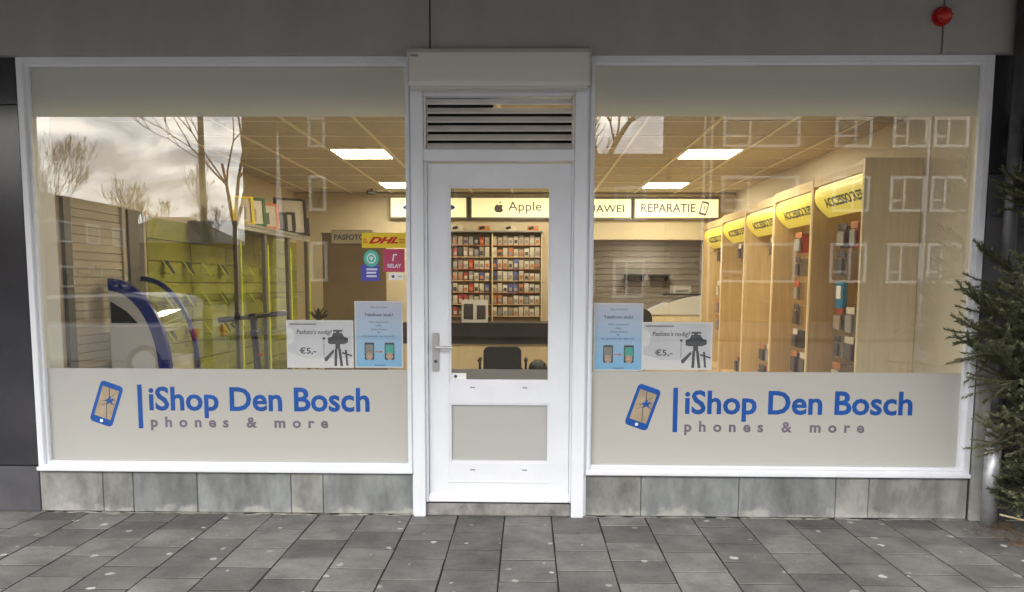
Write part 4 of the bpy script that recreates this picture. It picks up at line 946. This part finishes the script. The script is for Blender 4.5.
# ---------------------------------------------------------------- the far side of the street (seen mirrored in the glass)
def block(name, x0, x1, y, dpt, h, mat, label):
    t = empty(name, ((x0+x1)/2, y-dpt/2, 0), label, 'building')
    ob('wall', B(x0, x1, y-dpt, y, -.2, h), mat, t); ob('roof', B(x0-.2, x1+.2, y-dpt-.2, y+.25, h+.001, h+.3), 'roof_tile', t)
    return t
def win(t, x0, x1, y, z0, z1, mull=None, bar=None):
    w_ = ob('window', MB().ring([(x0, z0), (x1, z0), (x1, z1), (x0, z1)], [(x0+.12, z0+.12), (x1-.12, z0+.12), (x1-.12, z1-.12), (x0+.12, z1-.12)], 'y', y+.001, y+.07), 'frame_white', t)
    ob('pane', B(x0+.12, x1-.12, y+.001, y+.02, z0+.12, z1-.12), 'dark_window', w_)
    if mull: ob('mullion', B(mull-.05, mull+.05, y+.021, y+.06, z0+.12, z1-.12), 'frame_white', w_)
    if bar: ob('bar', B(x0+.12, (mull or x1)-.12, y+.021, y+.06, bar-.05, bar+.05), 'frame_white', w_)
rows = [(7.27, 8.53), (4.60, 6.10), (1.60, 3.30)]
A = block('apartment_block', -12.2, -1.6, -28, 10, 11.2, 'brick', 'tall brick apartment block across the street, left of the low one')
for (a, b) in rows:
    win(A, -9.36, -8.62, -28, a, b); win(A, -4.6, -3.0, -28, a, b, -3.9)
for x in (-7.0,): ob('rain_pipe', MB().tube([(x, -27.93, 0), (x, -27.93, 11)], .05, 8), 'lamp_grey', A)
Bl = block('low_block', -1.6, 6.05, -29, 8, 6.85, 'brick_pale', 'low brick block between the two tall blocks across the street')
for x in (-.6, 1.6, 3.8):
    for (a, b) in ((4.3, 5.8), (.9, 2.6)): win(Bl, x, x+1.4, -29, a, b, x+.6)
Cc = block('apartment_block', 6.1, 34, -28, 2.2, 11.2, 'brick', 'long brick apartment block across the street on the right')
for (a, b) in rows+[(10.0, 11.0)]:
    win(Cc, 8.22, 11.45, -28, a, b, 9.35, a+.48); win(Cc, 12.9, 14.45, -28, a, b, 13.75, a+.48)
    for x in (15.3, 17.0, 19.4, 22, 25, 28): win(Cc, x, x+1.45, -28, a, b, x+.6, a+.48)
for z in (9.3,): ob('floor_band', B(7.4, 33, -27.99, -27.9, z, z+.10), 'frame_white', Cc)
for x in (7.45, 7.75, 16.8): ob('rain_pipe', MB().tube([(x, -27.93, 0), (x, -27.93, 11)], .06, 8), 'frame_white', Cc)
D = empty('terrace_row', (-36, -36, 0), 'long low terrace at right angles to the shop, across the street', 'building')
ob('wall', B(-44, -30, -53.8, -14, -.2, 6.9), 'brick_pale', D); ob('roof', B(-44.2, -29.9, -54, -13.8, 6.901, 7.08), 'roof_tile', D)
for k in range(11):
    y = -17-k*3.3
    for z in (1.2, 4.1): f_ = ob('window', B(-29.999, -29.92, y-1.6, y, z, z+1.4), 'frame_white', D); ob('pane', B(-29.919, -29.9, y-1.45, y-.15, z+.14, z+1.26), 'dark_window', f_)
E_ = empty('far_house', (-31, -65, 0), 'house with a sloping hipped roof at the end of the terrace', 'building')
ob('wall', B(-38, -27, -70, -62, -.2, 5.0), 'brick', E_)
ob('roof', MB().add([(-38.4, -61.6, 5.001), (-26.6, -61.6, 5.001), (-26.6, -70.4, 5.001), (-38.4, -70.4, 5.001), (-34.4, -66, 7.6), (-31.4, -66, 7.6)], [(0, 1, 5, 4), (1, 2, 5), (2, 3, 4, 5), (3, 0, 4), (3, 2, 1, 0)]), 'roof_tile', E_)
hg = empty('hedge', (-22, -46, 0), 'low clipped hedge between the far buildings', 'hedge')
hb = MB()
for k in range(900):
    p = Vector((sr.uniform(-31, -12.5), -46+sr.uniform(-.6, .6), sr.uniform(0, 2.6))); d = Vector((sr.uniform(-1, 1), sr.uniform(-1, 1), sr.uniform(-1, 1))).normalized(); q = d.orthogonal().normalized()*.22; e_ = d.cross(q)
    hb.add([p-q, p+e_, p+q, p-e_], [(0, 1, 2, 3)])
M('hedge_leaf', (.05, .055, .03), .8); ob('foliage', hb, 'hedge_leaf', hg)
def bare_tree(x, y, h, seed, label, spread=.55, lev=5, thick=1):
    r_ = random.Random(seed); t = empty('bare_tree', (x, y, 0), label, 'tree', 'bare winter trees across the street')
    tr = MB(); br = MB()
    def grow(p, d, l, r, k):
        pts = [p]; q = p
        for i in range(3):
            d = (d+Vector((r_.uniform(-.16, .16), r_.uniform(-.16, .16), r_.uniform(-.02, .14)))*(.25 if k == 0 else 1)+Vector((0, 0, .05))).normalized(); q = q+d*(l/3); pts.append(q)
        (tr if k == 0 else br).tube(pts, [r, r*.88, r*.76, r*.64], 6 if k < 2 else 3, cap=False)
        if k >= lev: return
        for i in range(r_.choice([2, 3, 3])):
            a = r_.uniform(0, 6.28); o = d.orthogonal().normalized(); o = (o*math.cos(a)+d.cross(o)*math.sin(a))
            s = pts[r_.choice([2, 3, 3])]
            grow(s, (d+o*spread*r_.uniform(.7, 1.4)).normalized(), l*r_.uniform(.62, .86), max(.022*thick, r*.60), k+1)
    grow(Vector((x, y, -.05)), Vector((0, 0, 1)), h*.30, h*.013*thick, 0)
    ob('trunk', tr, 'bark', t, smooth=True); ob('branches', br, 'bark', t)
bare_tree(-10.9, -23.5, 12, 33, 'large bare tree in front of the left apartment block', .45, 7, .8)
bare_tree(4.6, -38.2, 15, 8, 'large bare tree rising behind the low brick block', .55, 6, 1.9)
bare_tree(2.2, -40, 12, 18, 'slimmer bare tree behind the low brick block', .5, 5, 1.6)
bare_tree(-31.5, -57, 10.5, 5, 'bare tree behind the far end of the long terrace', .34, 7, .6)
bare_tree(-41, -58, 13, 9, 'taller bare tree behind the middle of the long terrace', .34, 7, .6)
bare_tree(-26, -60, 9.5, 12, 'small bare tree beside the hipped roof house', .36, 7, .6)
lp = empty('street_lamp', (-4.98, -6.8, 0), 'grey street lamp post at the kerb behind the viewer', 'street lamp')
ob('post', MB().tube([(-4.98, -6.8, 0), (-4.98, -6.8, 1.1), (-4.98, -6.8, 1.12), (-4.98, -6.8, 6.6)], [.07, .07, .05, .036], 14), 'lamp_grey', lp, smooth=False)
ob('lamp_arm', MB().tube([(-4.98, -6.8, 6.58), (-4.98, -7.0, 6.75), (-4.98, -7.7, 6.82)], .03, 8), 'lamp_grey', lp); ob('lamp_head', B(-5.08, -4.88, -8.2, -7.65, 6.78, 6.87), 'lamp_grey', lp, bevel=.02)
ms = empty('standin_mast', (-7.5, -18.2, 0), 'slim white stand-in mast for a pale wedge mirrored in the glass', 'mast'); ob('mast', MB().tube([(-7.5, -18.2, 0), (-7.5, -18.2, 3.5), (-7.5, -18.2, 6.05)], [.16, .10, .015], 12), 'frame_white', ms); ob('mast_foot', MB().tube([(-7.5, -18.2, 0), (-7.5, -18.2, .08)], .3, 16), 'concrete', ms)  # made-up mast standing in for a pale wedge in the mirrored view
# parked car
car = empty('parked_car', (-7.6, -8.3, -.12), 'pale silver hatchback parked along the far kerb', 'car')
def prof(pts): return [(-7.6+u, -.12+v) for u, v in pts]
ob('body', MB().prism(prof([(-2.0, .28), (-2.03, .62), (-1.95, .84), (-1.2, .95), (1.85, .97), (1.98, .80), (2.0, .30)]), 'y', -9.2, -7.5), 'car_paint', car, bevel=.06, seg=3)
ob('cabin', MB().prism(prof([(-1.15, .955), (-.45, 1.42), (1.0, 1.47), (1.55, 1.38), (1.83, .972)]), 'y', -9.08, -7.62), 'car_paint', car, bevel=.05, seg=3)
for q in ([(-.92, .99), (-.38, 1.36), (.20, 1.39), (.20, .99)], [(.28, .99), (.28, 1.39), (1.05, 1.39), (1.40, 1.30), (1.55, .99)]):
    ob('side_window', MB().prism(prof(q), 'y', -7.619, -7.610), 'dark_window', car); ob('side_window', MB().prism(prof(q), 'y', -9.09, -9.081), 'dark_window', car)
for u in (-1.25, 1.25):
    for y in (-7.62, -9.08):
        wh = ob('wheel', MB().tube([(-7.6+u, y-.11, .19), (-7.6+u, y+.135, .19)], .31, 24), 'rubber', car, bevel=.02); ob('rim', MB().tube([(-7.6+u, y-.12, .19), (-7.6+u, y+.142, .19)], .2, 16), 'galv', wh)
for y in (-7.75, -8.95): ob('headlight', B(-9.645, -9.55, y-.16, y+.10, .52, .64), 'appliance', car, bevel=.02); ob('tail_light', B(-5.635, -5.56, y-.10, y+.10, .55, .75), 'red', car, bevel=.02)
